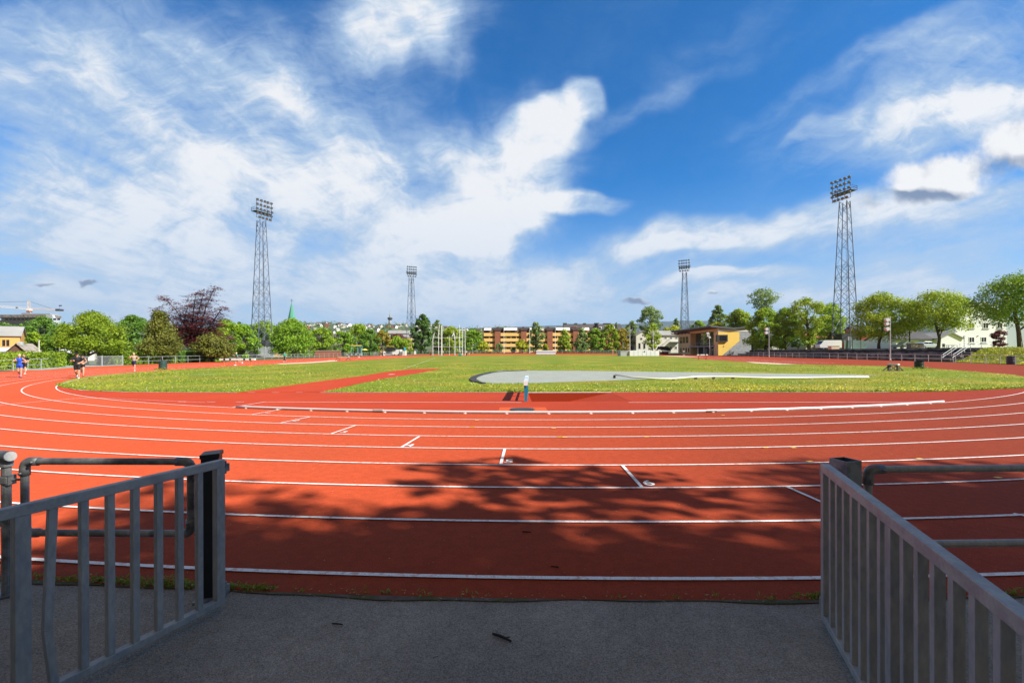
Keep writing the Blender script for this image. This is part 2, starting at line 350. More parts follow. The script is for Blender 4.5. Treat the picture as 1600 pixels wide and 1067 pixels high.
# ------------------------------------------------------------------ ground, track, field
PIT = [(.72, 16.72), (4.38, 16.72), (4.38, 20.36), (.72, 20.36)]
INF = []
def build_ground():
    global INF
    nleft = [(90, 601.2), (97, 604.5), (105, 606), (125, 609.3), (160, 611.5), (200, 612.5), (300, 613.3), (370, 613.5), (500, 613.4), (650, 613.1), (800, 613), (950, 613), (1100, 613.3), (1250, 613.3), (1400, 613.1), (1480, 611.7), (1550, 609), (1600, 606.5)]
    INF = [G(*p).xy[:] for p in nleft]
    INF += [arc(36.3 + 1.9 * (a - 42) / 16, rad(a)) for a in (44, 47, 50, 53, 56, 58.5)]
    INF += [(37.6, 34), (39.4, 38.6), (41, 43), (42.4, 48.5), (42.3, 51.5), (41, 54.2), (38.5, 55.5), (36, 60), (35.3, 68), (37, 87), (39.8, 101), (43, 123), (46.2, 130)]
    INF += [(C2.x + 36.5 * math.sin(rad(a)), C2.y - 36.5 * math.cos(rad(a))) for a in range(105, 256, 10)]
    INF += [G(*p).xy[:] for p in [(640, 558.3), (600, 560.7), (550, 564), (450, 568.2), (350, 573.3), (269, 577.8), (200, 582.5), (145, 587.5), (115, 592), (100, 596)]]
    BIG = [(-5600, -60), (5600, -60), (5600, 5600), (-5600, 5600)]
    sheet('ground', BIG, -.03, 'earth', [PIT])
    # asphalt apron outside the first bend
    inner = [arc(46.50, rad(a)) for a in range(-30, 31)]
    sheet('asphalt_apron', [(-26, -25), (26, -25)] + inner[::-1], 0.004, 'asphalt')
    # red running track
    out = [arc(46.56, rad(a)) for a in range(-62, 63, 1)]
    out += [(50, 33), (56, 43), (60.4, 53.7), (63.6, 70), (64.2, 114), (64.2, 134), (60, 158), (48, 178), (25, 186), (0, 186), (-20, 184), (-36, 170), (-43, 150), (-46.3, 132), (-51.3, 69), (-51.4, 50.5), (-48.6, 43), (-45.5, 36)]
    sheet('running_track', out, .010, 'track', [PIT])
    # darker inner area with the water jump, between the inner line and the turf
    seg = [arc(36.45, rad(a)) for a in range(-58, 59, 1)]
    sheet('inner_runup_area', seg, .014, 'track_dark', [PIT])
    sheet('infield_turf', INF, .018, 'grass')
    pw = [G(*p).xy[:] for p in [(373, 613.6), (440, 604.5), (500, 596), (560, 588.6), (600, 581.8), (640, 577.2), (690, 576.3), (672, 580), (650, 584), (600, 592), (560, 600), (505, 613.4)]]
    sheet('runup_strip', pw, .024, 'track_dark')
    pad = [G(*p).xy[:] for p in [(770, 599.2), (752, 597), (744, 592), (750, 587), (765, 582.5), (781, 579.3), (900, 579.5), (1050, 581.5), (1150, 583), (1290, 585), (1375, 586.6), (1350, 588), (1250, 589.3), (1150, 590.3), (1050, 592), (965, 594.5), (900, 596.5), (840, 598.8)]]
    sheet('gravel_pad', pad, .024, 'gravel')
    # black rubber kerb that rounds the left end of the pad: a raised strip
    pts = [G(*p) for p in [(822, 579.6), (790, 580.6), (770, 582.2), (752, 586), (741, 590), (738, 594), (743, 597.3), (756, 600)]]
    mb = MB(); n = len(pts)
    for i in range(n - 1):
        a, b = pts[i], pts[i + 1]
        mb.beam(a + Vector((0, 0, .05)), b + Vector((0, 0, .05)), .42 if 1 < i < 6 else .22, .07)
    mb.build('rubber_kerb', 'blackrubber'); tag(bpy.data.objects['rubber_kerb'], 'black rubber kerb curving round the left end of the grey gravel pad', 'kerb')
    for pp, nm in (([(1165, 565.4), (1200, 567), (1246, 569.7), (1215, 569.6), (1180, 567.6)], 'sand_strip'), ([(1030, 556.1), (1062, 556.2), (1100, 558), (1060, 557.4)], 'sand_strip'),
                   ([(430, 568.6), (480, 566.2), (526, 563), (527, 564.4), (490, 567.2), (440, 569.4)], 'sand_strip')):
        sheet(nm, [G(*p).xy[:] for p in pp], .03, 'sand')
    sheet('gate_path', [(-47.8, 46.2), (-50.2, 51.2), (-54.2, 60), (-60, 62), (-60, 52), (-56.2, 46.5)], .02, 'gravel')
    # mound of soil beyond the left fence / hill side
    # water-jump pit
    x0, y0 = PIT[0]; x1, y1 = PIT[2]; mb = MB()
    D = .72
    A = [(x0, y0, .01), (x1, y0, .01), (x1, y1, .01), (x0, y1, .01)]
    xb = x0 + .3
    B = [(x0, y0, -D), (xb, y0, -D), (xb, y1, -D), (x0, y1, -D)]
    mb.poly([B[0], B[1], B[2], B[3]]); mb.poly([B[1], A[1], A[2], B[2]])
    mb.poly([A[0], B[0], B[3], A[3]]); mb.poly([A[0], A[1], B[1], B[0]]); mb.poly([A[3], B[3], B[2], A[2]])
    mb.build('water_jump_pit', 'track_dark', fixn=False); tag(bpy.data.objects['water_jump_pit'], kind='structure')
    mb = MB(); mb.b2((x0, y1 + .01, .012), (x1 + .1, y1 + .09, .032))
    tag(mb.build('water_jump_edging', 'line'), kind='structure')
    # orange patch and drain
    sheet('orange_patch', [(-.42, 14.05), (1.10, 14.05), (1.10, 14.95), (-.42, 14.95)], .020, 'track_orange')
    mb = MB(); g = Vector((.32, 14.32, .024))
    mb.lathe([(.40, 0), (.40, .012), (.36, .018), (.0, .018)], g, 20)
    for i in range(-5, 6): mb.b2((g.x + i * .065 - .012, g.y - .3, g.z + .018), (g.x + i * .065 + .012, g.y + .3, g.z + .03))
    tag(mb.build('drain_cover', 'dark'), 'round dark drain cover set in the orange patch before the water jump', 'drain cover')

def strip_poly(mb, p0, p1, w, z=.021):
    a, b = Vector(p0[:2]), Vector(p1[:2]); d = (b - a).normalized(); n = Vector((-d.y, d.x)) * w / 2
    k = max(1, int((b - a).length / 3))
    for i in range(k):
        q0, q1 = a.lerp(b, i / k), a.lerp(b, (i + 1) / k)
        mb.poly([(q.x, q.y, gz(q.y) + z) for q in (q0 - n, q1 - n, q1 + n, q0 + n)])

def build_lines():
    mb = MB()
    for k in range(9):
        R = 36.5 + 1.22 * k
        ring = [arc(R, rad(a / 2)) for a in range(-168, 193)]  # near bend
        near = [C1 + Matrix.Rotation(-AX, 2) @ Vector((R * math.sin(t), -R * math.cos(t))) for t in [rad(a / 2) for a in range(-180, 181)]]
        left0, right0 = near[0], near[-1]
        lft = [left0 + DIR * (84.39 * i / 30) for i in range(1, 31)]
        rgt = [right0 + DIR * (84.39 * i / 30) for i in range(1, 31)]
        far = [C2 + Matrix.Rotation(-AX, 2) @ Vector((R * math.cos(t), R * math.sin(t))) for t in [rad(a) for a in range(0, 181, 2)]]
        near = [q for q, t in zip(near, range(-180, 181)) if t / 2 - 6 < 49]
        loop = lft[::-1] + near
        rgt = [Vector((35.3 + .14 * (y - 68) + 1.22 * k, y)) for y in range(60, 133, 3)] if k else []
        w = .05
        n = len(loop); P = []
        for i in range(n):
            d = (loop[min(i + 1, n - 1)] - loop[max(i - 1, 0)]).normalized(); nn = Vector((-d.y, d.x)) * w / 2
            P.append((loop[i] - nn, loop[i] + nn))
        for i in range(n - 1):
            a, b = P[i], P[i + 1]
            mb.poly([(q.x, q.y, gz(q.y) + .021) for q in (a[0], b[0], b[1], a[1])])
        for a, b in zip(rgt[:-1], rgt[1:]): strip_poly(mb, a, b, w)
    tag(mb.build('lane_lines', 'line', fixn=False), kind='structure')
    mb = MB()
    for a, b in (((363, 637.2), (414, 628.5)), ((393, 648.6), (440, 640.3)), ((438, 661.8), (484, 652.2)), ((516, 679.2), (556, 665.5)), ((627, 700), (655, 683)), ((782, 727), (788.5, 702.2)), ((1003, 763.8), (971.5, 728.2)), ((1300, 794), (1227, 761.5)), ((1640, 818), (1583, 804.5))):
        strip_poly(mb, G(*a), G(*b), .05, .0225)
    for px0, px1, y in ((323, 336, 628.6), (368, 381, 628.6), (278, 291, 628.4)): strip_poly(mb, G(px0, y), G(px1, y), .05)
    for px0, px1 in ((387, 398), (425, 436), (463, 473)): strip_poly(mb, G(px0, 613.8), G(px1, 613.8), .05, .03)
    strip_poly(mb, G(414, 628.6), G(815, 629.4), .05); strip_poly(mb, G(982, 629.4), G(1455, 628.8), .05)
    strip_poly(mb, G(118, 623.2), G(-10, 634.5), .045, .0225); strip_poly(mb, G(118, 623.2), G(165, 622.6), .045, .0225)
    strip_poly(mb, G(165, 622.8), G(320, 629.6), .02, .0225)
    # kerb line along the turf
    strip_poly(mb, G(500, 614), G(815, 613.6), .07, .03); strip_poly(mb, G(955, 613.6), G(1390, 613.8), .05, .03); strip_poly(mb, G(108, 606.8), G(128, 610.3), .06, .03); strip_poly(mb, G(128, 610.3), G(200, 613.2), .06, .03); strip_poly(mb, G(200, 613.2), G(370, 614), .06, .03)
    # thin marks on the turf
    strip_poly(mb, G(290, 586.5), G(337, 585.2), .10, .05); strip_poly(mb, G(632, 576), G(680, 559.5), .05, .03)
    strip_poly(mb, G(607, 585.6), G(616, 585), .3, .03)
    tag(mb.build('start_marks', 'line', fixn=False), kind='structure')
    mb = MB()
    for x, y in ((1265, 722), (1437, 717.5), (1560, 747.5), (1240, 700.2), (1196, 700), (865, 669.5), (875, 683.2), (882, 683.6), (745, 657), (738, 667.6), (1010, 683), (1130, 649)):
        g = G(x, y + .8); strip_poly(mb, (g.x - .05, g.y), (g.x + .05, g.y + .02), .06, .0235)
    tag(mb.build('yellow_tape_marks', 'yline', fixn=False), kind='structure')
    # lane numbers, lying on the rubber, read from further along the lane
    V = []
    for ch, px, py, s in (('1', 418, 646.5, .3), ('2', 462, 658.5, .3), ('3', 537, 676.3, .3), ('4', 640, 697.4, .32), ('5', 795, 722.6, .32), ('6', 1012.5, 757, .33), ('7', 1318, 795, .33)):
        cu = bpy.data.curves.new('num', 'FONT'); cu.body = ch; cu.size = s * 1.05; cu.align_x = 'CENTER'; cu.align_y = 'CENTER'; cu.offset = .003; cu.resolution_u = 3
        o = bpy.data.objects.new('num', cu); COL.objects.link(o); g = G(px, py)
        ang = math.atan2(g.x - C1.x, C1.y - g.y)
        o.location = (g.x, g.y, .0235); o.rotation_euler = (0, 0, ang); V.append(o)
    dg = bpy.context.evaluated_depsgraph_get(); mb = MB()
    for o in V:
        me = bpy.data.meshes.new_from_object(o.evaluated_get(dg)); mw = o.matrix_world
        mw = Matrix.Translation(o.location) @ o.rotation_euler.to_matrix().to_4x4()
        mb.add([mw @ v.co for v in me.vertices], [tuple(p.vertices) for p in me.polygons])
        cu = o.data; bpy.data.objects.remove(o); bpy.data.curves.remove(cu); bpy.data.meshes.remove(me)
    tag(mb.build('lane_numbers', 'line', fixn=False), kind='structure')
    # raised inner curb rail on little feet
    R = 36.5; p0, p1 = phi_at(370, R), phi_at(1474, R); n = 60
    pts = [arc(R, p0 + (p1 - p0) * i / n) for i in range(n + 1)]
    t = thing('track_curb', 'long pale tubular curb rail on small feet along the inner lane line', 'curb rail', (*pts[30], 0))
    o = Vector((*pts[30], 0)); mb = MB(); mb.path([Vector((*p, .062)) - o for p in pts], .036, 10); mb.build('rail', 'curb', t, smooth=True)
    for i in range(1, n, 3):
        mb = MB(); q = Vector((*pts[i], 0)) - o
        mb.lathe([(.055, .012), (.055, .03), (.02, .035), (.02, .05)], q, 10)
        mb.build('foot', 'white', t)
    for px in (591, 1111):
        q = Vector((*arc(R, phi_at(px, R)), 0)) - o; d = phi_at(px, R)
        mb = MB(); tv = Vector((math.cos(d), math.sin(d), 0)) * .16; c = q + Vector((0, 0, .062)); mb.tube(c - tv, c + tv, .046, n=10)
        mb.build('sleeve', 'galvrail', t, smooth=False)

def build_debris():
    rng = np.random.default_rng(3)
    # twigs
    def twig(px, py, L, rz, fork=True, label=''):
        g = G(px, py); mb = MB()
        a = Vector((math.cos(rz), math.sin(rz), 0)); b = Vector((-a.y, a.x, 0))
        P = [a * (-L / 2) + b * (L * .10), a * (-L * .15) + b * L * .08, a * (L * .15), a * (L * .5) - b * L * .12]
        k = min(1, L / .13); mb.path([p + Vector((0, 0, .010)) for p in P], [.007 * k, .0085 * k, .008 * k, .006 * k], 7)
        if fork: mb.path([P[2] + Vector((0, 0, .010)), P[2] + a * L * .22 + b * L * .10 + Vector((0, 0, .016))], [.006, .003], 6)
        tag(mb.build('twig', 'twig', loc=(g.x, g.y, .006)), label, 'twig')
    twig(783, 999, .14, rad(-20), True, 'dark forked twig lying in the middle of the asphalt')
    twig(526, 978, .075, rad(5), False, 'small dark twig on the asphalt left of the forked one')
    twig(866, 888, .07, rad(-8), True, 'thin dark twig on the shaded outer lane')
    twig(822, 833, .09, rad(2), False, 'long flat dark twig on the shaded lane beyond the outer one')
    twig(679, 1030, .03, rad(30), False, 'tiny stub of twig near the bottom of the asphalt')
    # scattered dry leaf bits
    n = 1100; pts = []
    while len(pts) < n:
        x, y = rng.uniform(-9, 9), rng.uniform(1.6, 13) if rng.random() < .5 else rng.uniform(1.6, 7)
        if rng.random() < .25: a = rng.uniform(-.12, .12); r = 46.5 + abs(rng.normal()) * .10; x, y = arc(r, a)
        pts.append((x, y))
    cen = np.array([(x, y, .026) for x, y in pts]); out = np.tile([0, 0, 1.], (n, 1))
    o = leaf_object('leaf_litter', cen, out, .019, 'litter', rng, wr=.4, updir=3, rnd=.3); tag(o, kind='stuff')
    # low weeds along the joint of asphalt and track
    cen = []; ow = []
    def tuft(px, py, k, s):
        g = G(px, py)
        for _ in range(k):
            cen.append((g.x + rng.normal() * s, g.y + rng.normal() * s * .35, .012 + abs(rng.normal()) * s * .35)); ow.append((0, -.3, .5))
    for px, k, s in ((60, 30, .04), (95, 40, .05), (118, 60, .05), (150, 90, .06), (175, 70, .05), (190, 100, .06), (212, 110, .07), (240, 120, .07), (262, 130, .07), (280, 140, .07), (300, 120, .06), (362, 90, .05), (385, 30, .04), (404, 80, .05), (418, 50, .04), (470, 14, .04), (560, 20, .05), (600, 26, .05), (660, 16, .05), (735, 18, .05), (960, 12, .05), (1050, 14, .05), (1120, 14, .05), (1200, 22, .05), (1250, 24, .05), (1275, 70, .045), (1284, 50, .04), (1575, 40, .06), (1596, 50, .06)):
        u = (px - 800) / FP; ph = phi_at(px, 46.53); x, y = arc(46.53, ph)
        tuft(px, yh(px) + FP * CAMH / y, int(k * .75), s)
    o = leaf_object('weed_fringe', np.array(cen), np.array(ow), .035, 'lf_tuft', rng, wr=.3, updir=.2, rnd=1.); tag(o, kind='stuff')
    # mossy gravel joint
    mb = MB(); P = [rad(a / 4) for a in range(-40, 41)]
    for a, b in zip(P[:-1], P[1:]):
        w0, w1 = (.030 + .022 * math.sin(q * 90) + .012 * math.sin(q * 311) for q in (a, b))
        mb.poly([(*arc(46.56, a), .0125), (*arc(46.56, b), .0125), (*arc(46.56 + w1, b), .0125), (*arc(46.56 + w0, a), .0125)])
    tag(mb.build('mossy_joint', 'moss', fixn=False), kind='structure')

def build_turf():
    rng = np.random.default_rng(11)
    padp = [(o[0], o[1]) for o in [G(*p).xy[:] for p in [(745, 600), (735, 592), (781, 579), (1290, 584.5), (1380, 586.5), (1250, 590), (965, 595.5), (840, 599.5)]]]
    strip = [G(*p).xy[:] for p in [(373, 613.6), (440, 604.5), (500, 596), (560, 588.6), (600, 581.8), (640, 577.2), (690, 576.3), (650, 584), (600, 592), (560, 600), (505, 613.4)]]
    inf = np.array(INF)
    def sample(n, y0, y1, power):
        out = []
        while len(out) < n:
            y = y0 + (y1 - y0) * rng.random() ** power; x = rng.uniform(-1.2, 1.2) * y
            if inside((x, y), INF) and not inside((x, y), padp) and not inside((x, y), strip): out.append((x, y))
        return np.array(out)
    p = sample(30000, 20.6, 62, 1.9); n = len(p)
    h = rng.uniform(.025, .065, n) * (1 + .7 * (np.sin(p[:, 0] * .55 + 2 * np.sin(p[:, 1] * .31)) > .35)); w = rng.uniform(.012, .03, n) * (.6 + p[:, 1] / 30)
    th = rng.uniform(0, 2 * np.pi, n); lean = rng.normal(size=(n, 2)) * .9
    z = np.array([gz(y) for y in p[:, 1]]) + .012
    c, s = np.cos(th) * w, np.sin(th) * w
    v = np.stack([np.stack([p[:, 0] - c, p[:, 1] - s, z], 1), np.stack([p[:, 0] + c, p[:, 1] + s, z], 1), np.stack([p[:, 0] + lean[:, 0] * h, p[:, 1] + lean[:, 1] * h, z + h], 1)], 1).reshape(-1, 3)
    tag(quads_object('turf_blades', v, 'lf_blade', k=3), kind='stuff')
    # ragged tufts hanging over the turf edge
    B = [Vector(q) for q in INF[:24]]; cen = []
    for a, b in zip(B[:-1], B[1:]):
        for _ in range(int((b - a).length * 75)):
            q = a.lerp(b, rng.random())
            if -12.6 < q.x < -8.5 and q.y < 22: continue
            cen.append((q.x + rng.normal() * .06, q.y + rng.normal() * .07, gz(q.y) + .03 + abs(rng.normal()) * .035))
    cen = np.array(cen); tag(leaf_object('edge_tufts', cen, np.tile([0, -.4, .5], (len(cen), 1)), .11, 'lf_tuft', rng, wr=.3, rnd=.9, updir=.2), kind='stuff')
    # dandelions, dense along the right-hand near edge
    q = []
    while len(q) < 800:
        px = 800 + 800 * rng.random() ** .8; py = 612.2 - abs(rng.normal()) * 5.5
        if px < 960 and rng.random() < .6: continue
        if math.sin(px * .045) + math.sin(px * .021 + 2) + rng.normal() * .7 < -.2: continue
        g = G(px, py)
        if inside((g.x, g.y), INF) and not inside((g.x, g.y), padp): q.append((g.x, g.y, gz(g.y) + .07))
    q += [(x, y, gz(y) + .07) for x, y in sample(350, 20.8, 60, 1.5)]
    q = np.array(q); o = leaf_object('dandelion_heads', q, np.tile([0, -.5, .8], (len(q), 1)), .042, 'dandy', rng, wr=.9, updir=.4, rnd=.5); tag(o, kind='stuff')
    q = np.array([(x, y, gz(y) + .09) for x, y in sample(450, 20.8, 50, 1.8)]); o = leaf_object('seed_heads', q, np.tile([0, -.5, .8], (len(q), 1)), .045, 'clover', rng, wr=.9, updir=.4, rnd=.6); tag(o, kind='stuff')

# ------------------------------------------------------------------ foreground gates and pipe rails
def make_gate(name, label, loc, dirv, L, H, bent=False):
    rz = math.atan2(dirv[1], dirv[0]); k = math.hypot(*dirv)
    t = thing(name, label, 'gate', loc, rz)
    z0 = .05
    MB().box((L / 2, 0, H - .0275), (L, .05, .055)).build('top_rail', 'galvrail', t, bevel=.004)
    MB().box((L / 2, 0, z0 + .0225), (L, .05, .045)).build('bottom_rail', 'galv', t, bevel=.004)
    zb, zt = z0 + .045, H - .055
    for x, w in ((.03, .06), (L - .03, .06), (.963 * k, .062)):
        MB().box((x, 0, (zb + zt) / 2), (w, .05, zt - zb)).build('stile', 'galv', t, bevel=.003)
    ts = [.155, .271, .385, .504, .62, .732, .852, 1.075, 1.192, 1.309, 1.426, 1.543, 1.66, 1.777]
    for q in ts:
        x = q * k
        if x > L - .09: continue
        if bent and abs(q - .852) < .01:
            mb = MB(); P = [(x, 0, zt), (x + .012, 0, zt - .35), (x + .026, .006, zb + .30), (x - .004, 0, zb)]
            for a, b in zip(P[:-1], P[1:]): mb.beam(a, b, .034, .034, up=(0, 1, 0))
            tag(mb.build('bar', 'galv', t), 'bent bar of the gate')
        else:
            MB().box((x, 0, (zb + zt) / 2), (.036, .036, zt - zb)).build('bar', 'galv', t, bevel=.002)
    for z in (H - .06, z0 + .10):
        mb = MB(); mb.box((-.016, .0, z), (.032, .05, .055)); mb.tube((-.016, 0, z - .045), (-.016, 0, z + .045), .010, n=10)
        mb.build('hinge', 'pipe', t)
    return t

def elbow(mb, c, d0, d1, r=.038):
    # fitting: a thick bent sleeve from direction d0 to direction d1
    c, d0, d1 = Vector(c), Vector(d0).normalized(), Vector(d1).normalized(); P = []
    b = .055
    P.append(c + d0 * (b + .05)); P.append(c + d0 * b)
    for i in range(1, 6):
        t = i / 6; P.append((c + d0 * b).lerp(c, t).lerp(c.lerp(c + d1 * b, t), t))
    P.append(c + d1 * b); P.append(c + d1 * (b + .05))
    mb.path(P, r, 12)
    for d, e in ((d0, d1), (d1, d0)):
        mb.tube(c + d * (b + .03) - e * 0, c + d * (b + .03) + Vector((0, -.045, 0)), .009, n=8)

def build_entrance():
    make_gate('entrance_gate', 'open grey steel bar gate on the left with one bent bar', (-2.07, 3.25, 0), (-.42, -1), 2.12, 1.075, True)
    make_gate('entrance_gate', 'open grey steel bar gate on the right, all bars straight', (2.09, 3.04, 0), (-.36, -1), 2.12, 1.087)
    t = thing('gate_post', 'black square gate post with a tilted cap at the left gate', 'post', (-2.262, 3.42, 0), rad(20))
    MB().box((0, 0, .53), (.115, .115, 1.06)).build('shaft', 'blackpost', t, bevel=.005)
    MB().box((0, 0, 1.072), (.128, .128, .03), rx=rad(3), ry=rad(-3)).build('cap', 'blackpost', t, bevel=.004)
    MB().box((0, 0, .014), (.2, .2, .018)).build('foot_plate', 'pipe', t)
    t = thing('gate_post', 'grey hollow square gate post behind the right gate', 'post', (2.36, 3.22, 0), rad(14))
    mb = MB(); a = .062
    for dx, dy, sx, sy in ((0, -a, .13, .008), (0, a, .13, .008), (-a, 0, .008, .116), (a, 0, .008, .116)): mb.box((dx, dy, .535), (sx, sy, 1.07))
    mb.build('shaft', 'pipe', t); MB().box((0, 0, .9), (.11, .11, .01)).build('plug', 'dark', t)
    # left swinging pipe loop
    t = thing('pipe_loop', 'closed loop of dull steel pipe hung between fence post and black gate post', 'barrier', (-3.69, 3.44, 0))
    A, B = Vector((0, 0, 0)), Vector((1.27, -.02, 0)); zt, zb = 1.018, .478; r = .0255; e = .06
    X = Vector((1, 0, 0)); Z = Vector((0, 0, 1)); d = B - A
    mb = MB(); mb.tube(A + Z * zt + X * e, B + Z * zt - X * e, r, n=12); mb.build('top_pipe', 'pipe', t, smooth=False)
    mb = MB(); mb.tube(A + Z * zb + X * e, B + Z * zb - X * e, r, n=12); mb.build('bottom_pipe', 'pipe', t)
    mb = MB(); mb.tube(A + Z * (zb + e), A + Z * (zt - e), r, n=12); mb.build('upright', 'pipe', t)
    mb = MB(); mb.tube(B + Z * (zb + e), B + Z * (zt - e), r, n=12); mb.build('upright', 'pipe', t)
    for p, a, b in ((A + Z * zt, X, -Z), (B + Z * zt, -X, -Z), (A + Z * zb, X, Z), (B + Z * zb, -X, Z)):
        mb = MB(); elbow(mb, p, a, b, .033); mb.build('elbow', 'pipe', t, smooth=True)
    for z in (.88, .6):
        mb = MB(); mb.tube(B + Z * z, B + Z * z + X * .14, .009, n=8); mb.build('pin', 'pipe', t)
        mb = MB(); mb.tube(A + Z * z, A + Z * z - X * .12, .009, n=8); mb.box(A + Z * z - X * .12, (.05, .06, .07)); mb.build('pin', 'pipe', t)
    # fence of pipe running on to the left
    t = thing('pipe_fence', 'dull steel pipe fence at the left frame edge, open pipe end on its first post', 'fence', (-3.83, 3.44, 0))
    o = Vector((-3.83, 3.44, 0)); mb = MB(); mb.tube((0, 0, .004), (0, 0, 1.03), .029, n=12); mb.lathe([(.07, .004), (.07, .02), (.03, .022)], n=12); mb.build('post', 'pipe', t)
    mb = MB(); mb.tube((.0, 0, .98), (.0, 0, 1.09), .040, n=12); mb.tube((.055, -.025, 1.062), (-.10, .01, 1.062), .040, n=14); mb.build('tee_fitting', 'pipe', t, smooth=False)
    mb = MB(); mb.lathe([(.024, 0), (.036, 0), (.036, .006), (.024, .006)], n=14); ro = mb.build('pipe_end', 'galv', t); ro.location = (.058, -.026, 1.062); ro.rotation_euler = (0, rad(80), rad(-24))
    ph = [math.atan2(o.x - C1.x, C1.y - o.y) - rad(a) for a in (0, 2.4, 4.8, 7.2)]
    Rr = math.hypot(o.x - C1.x, o.y - C1.y); P = [Vector((*arc(Rr, a), 0)) - o for a in ph]
    for z in (1.062, .55):
        mb = MB(); mb.path([p + Z * z for p in P], .026, 12); mb.build('rail', 'pipe', t)
    for p in P[1:]:
        mb = MB(); mb.tube(p, p + Z * 1.03, .029, n=12); mb.build('post', 'pipe', t)
    for z in (.88, .6): MB().box((.0, 0, z), (.075, .075, .06)).build('clamp', 'pipe', t, bevel=.01)
    # right pipe fence
    o = Vector((2.52, 3.22, 0))
    t = thing('pipe_fence', 'grey two-pipe fence with an elbow corner beyond the right gate', 'fence', o)
    P = [Vector((a, 3.22 + b, 0)) - o for a, b in ((2.52, 0), (3.6, .02), (4.9, .08), (6.4, .26), (7.9, .5))]
    zt, zb = 1.0, .468
    for z in (zt, zb):
        mb = MB(); mb.path([P[0] + Z * z + X * (.06 if z == zt else .0)] + [p + Z * z for p in P[1:]], .0255, 12); mb.build('rail', 'galv', t)
    mb = MB(); mb.tube(P[0], P[0] + Z * (zt - .06), .0255, n=12); mb.lathe([(.07, .004), (.07, .02), (.03, .022)], n=12); mb.build('post', 'galv', t)
    mb = MB(); elbow(mb, P[0] + Z * zt, X, -Z, .034); mb.build('elbow', 'pipe', t, smooth=True)
    for p in P[3:]:
        mb = MB(); mb.tube(p, p + Z * zt, .0255, n=12); mb.build('post', 'galv', t)

# ------------------------------------------------------------------ camera, sky, sun
SUN_EL, SUN_AZ = rad(40), rad(116)
def build_camera_light():
    cam = bpy.data.cameras.new('camera'); o = bpy.data.objects.new('camera', cam); COL.objects.link(o)
    cam.sensor_width = 36; cam.lens = FP / 1600 * 36; cam.shift_y = 16.57 / 1600; cam.clip_end = 20000; cam.clip_start = .05
    r = .0025
    X = Vector((math.cos(r), 0, -math.sin(r))); Z = Vector((0, -1, 0)); Y = Z.cross(X)
    o.matrix_world = Matrix(((X.x, Y.x, Z.x, 0), (X.y, Y.y, Z.y, 0), (X.z, Y.z, Z.z, CAMH), (0, 0, 0, 1)))
    sc.camera = o
    s = bpy.data.lights.new('sun', 'SUN'); s.energy = SUN_E; s.angle = rad(.55); s.color = (1, .96, .90)
    so = bpy.data.objects.new('sun', s); COL.objects.link(so)
    d = Vector((math.sin(SUN_AZ) * math.cos(SUN_EL), math.cos(SUN_AZ) * math.cos(SUN_EL), math.sin(SUN_EL)))
    so.rotation_euler = d.to_track_quat('Z', 'Y').to_euler(); so.location = d * 60
    sc.view_settings.view_transform = 'Standard'; sc.view_settings.look = 'None'; sc.view_settings.exposure = EXPO; sc.view_settings.gamma = 1
    sc.cycles.use_denoising = True
    sc.cycles.max_bounces = 6; sc.cycles.diffuse_bounces = 3; sc.cycles.transparent_max_bounces = 6; sc.cycles.volume_bounces = 0

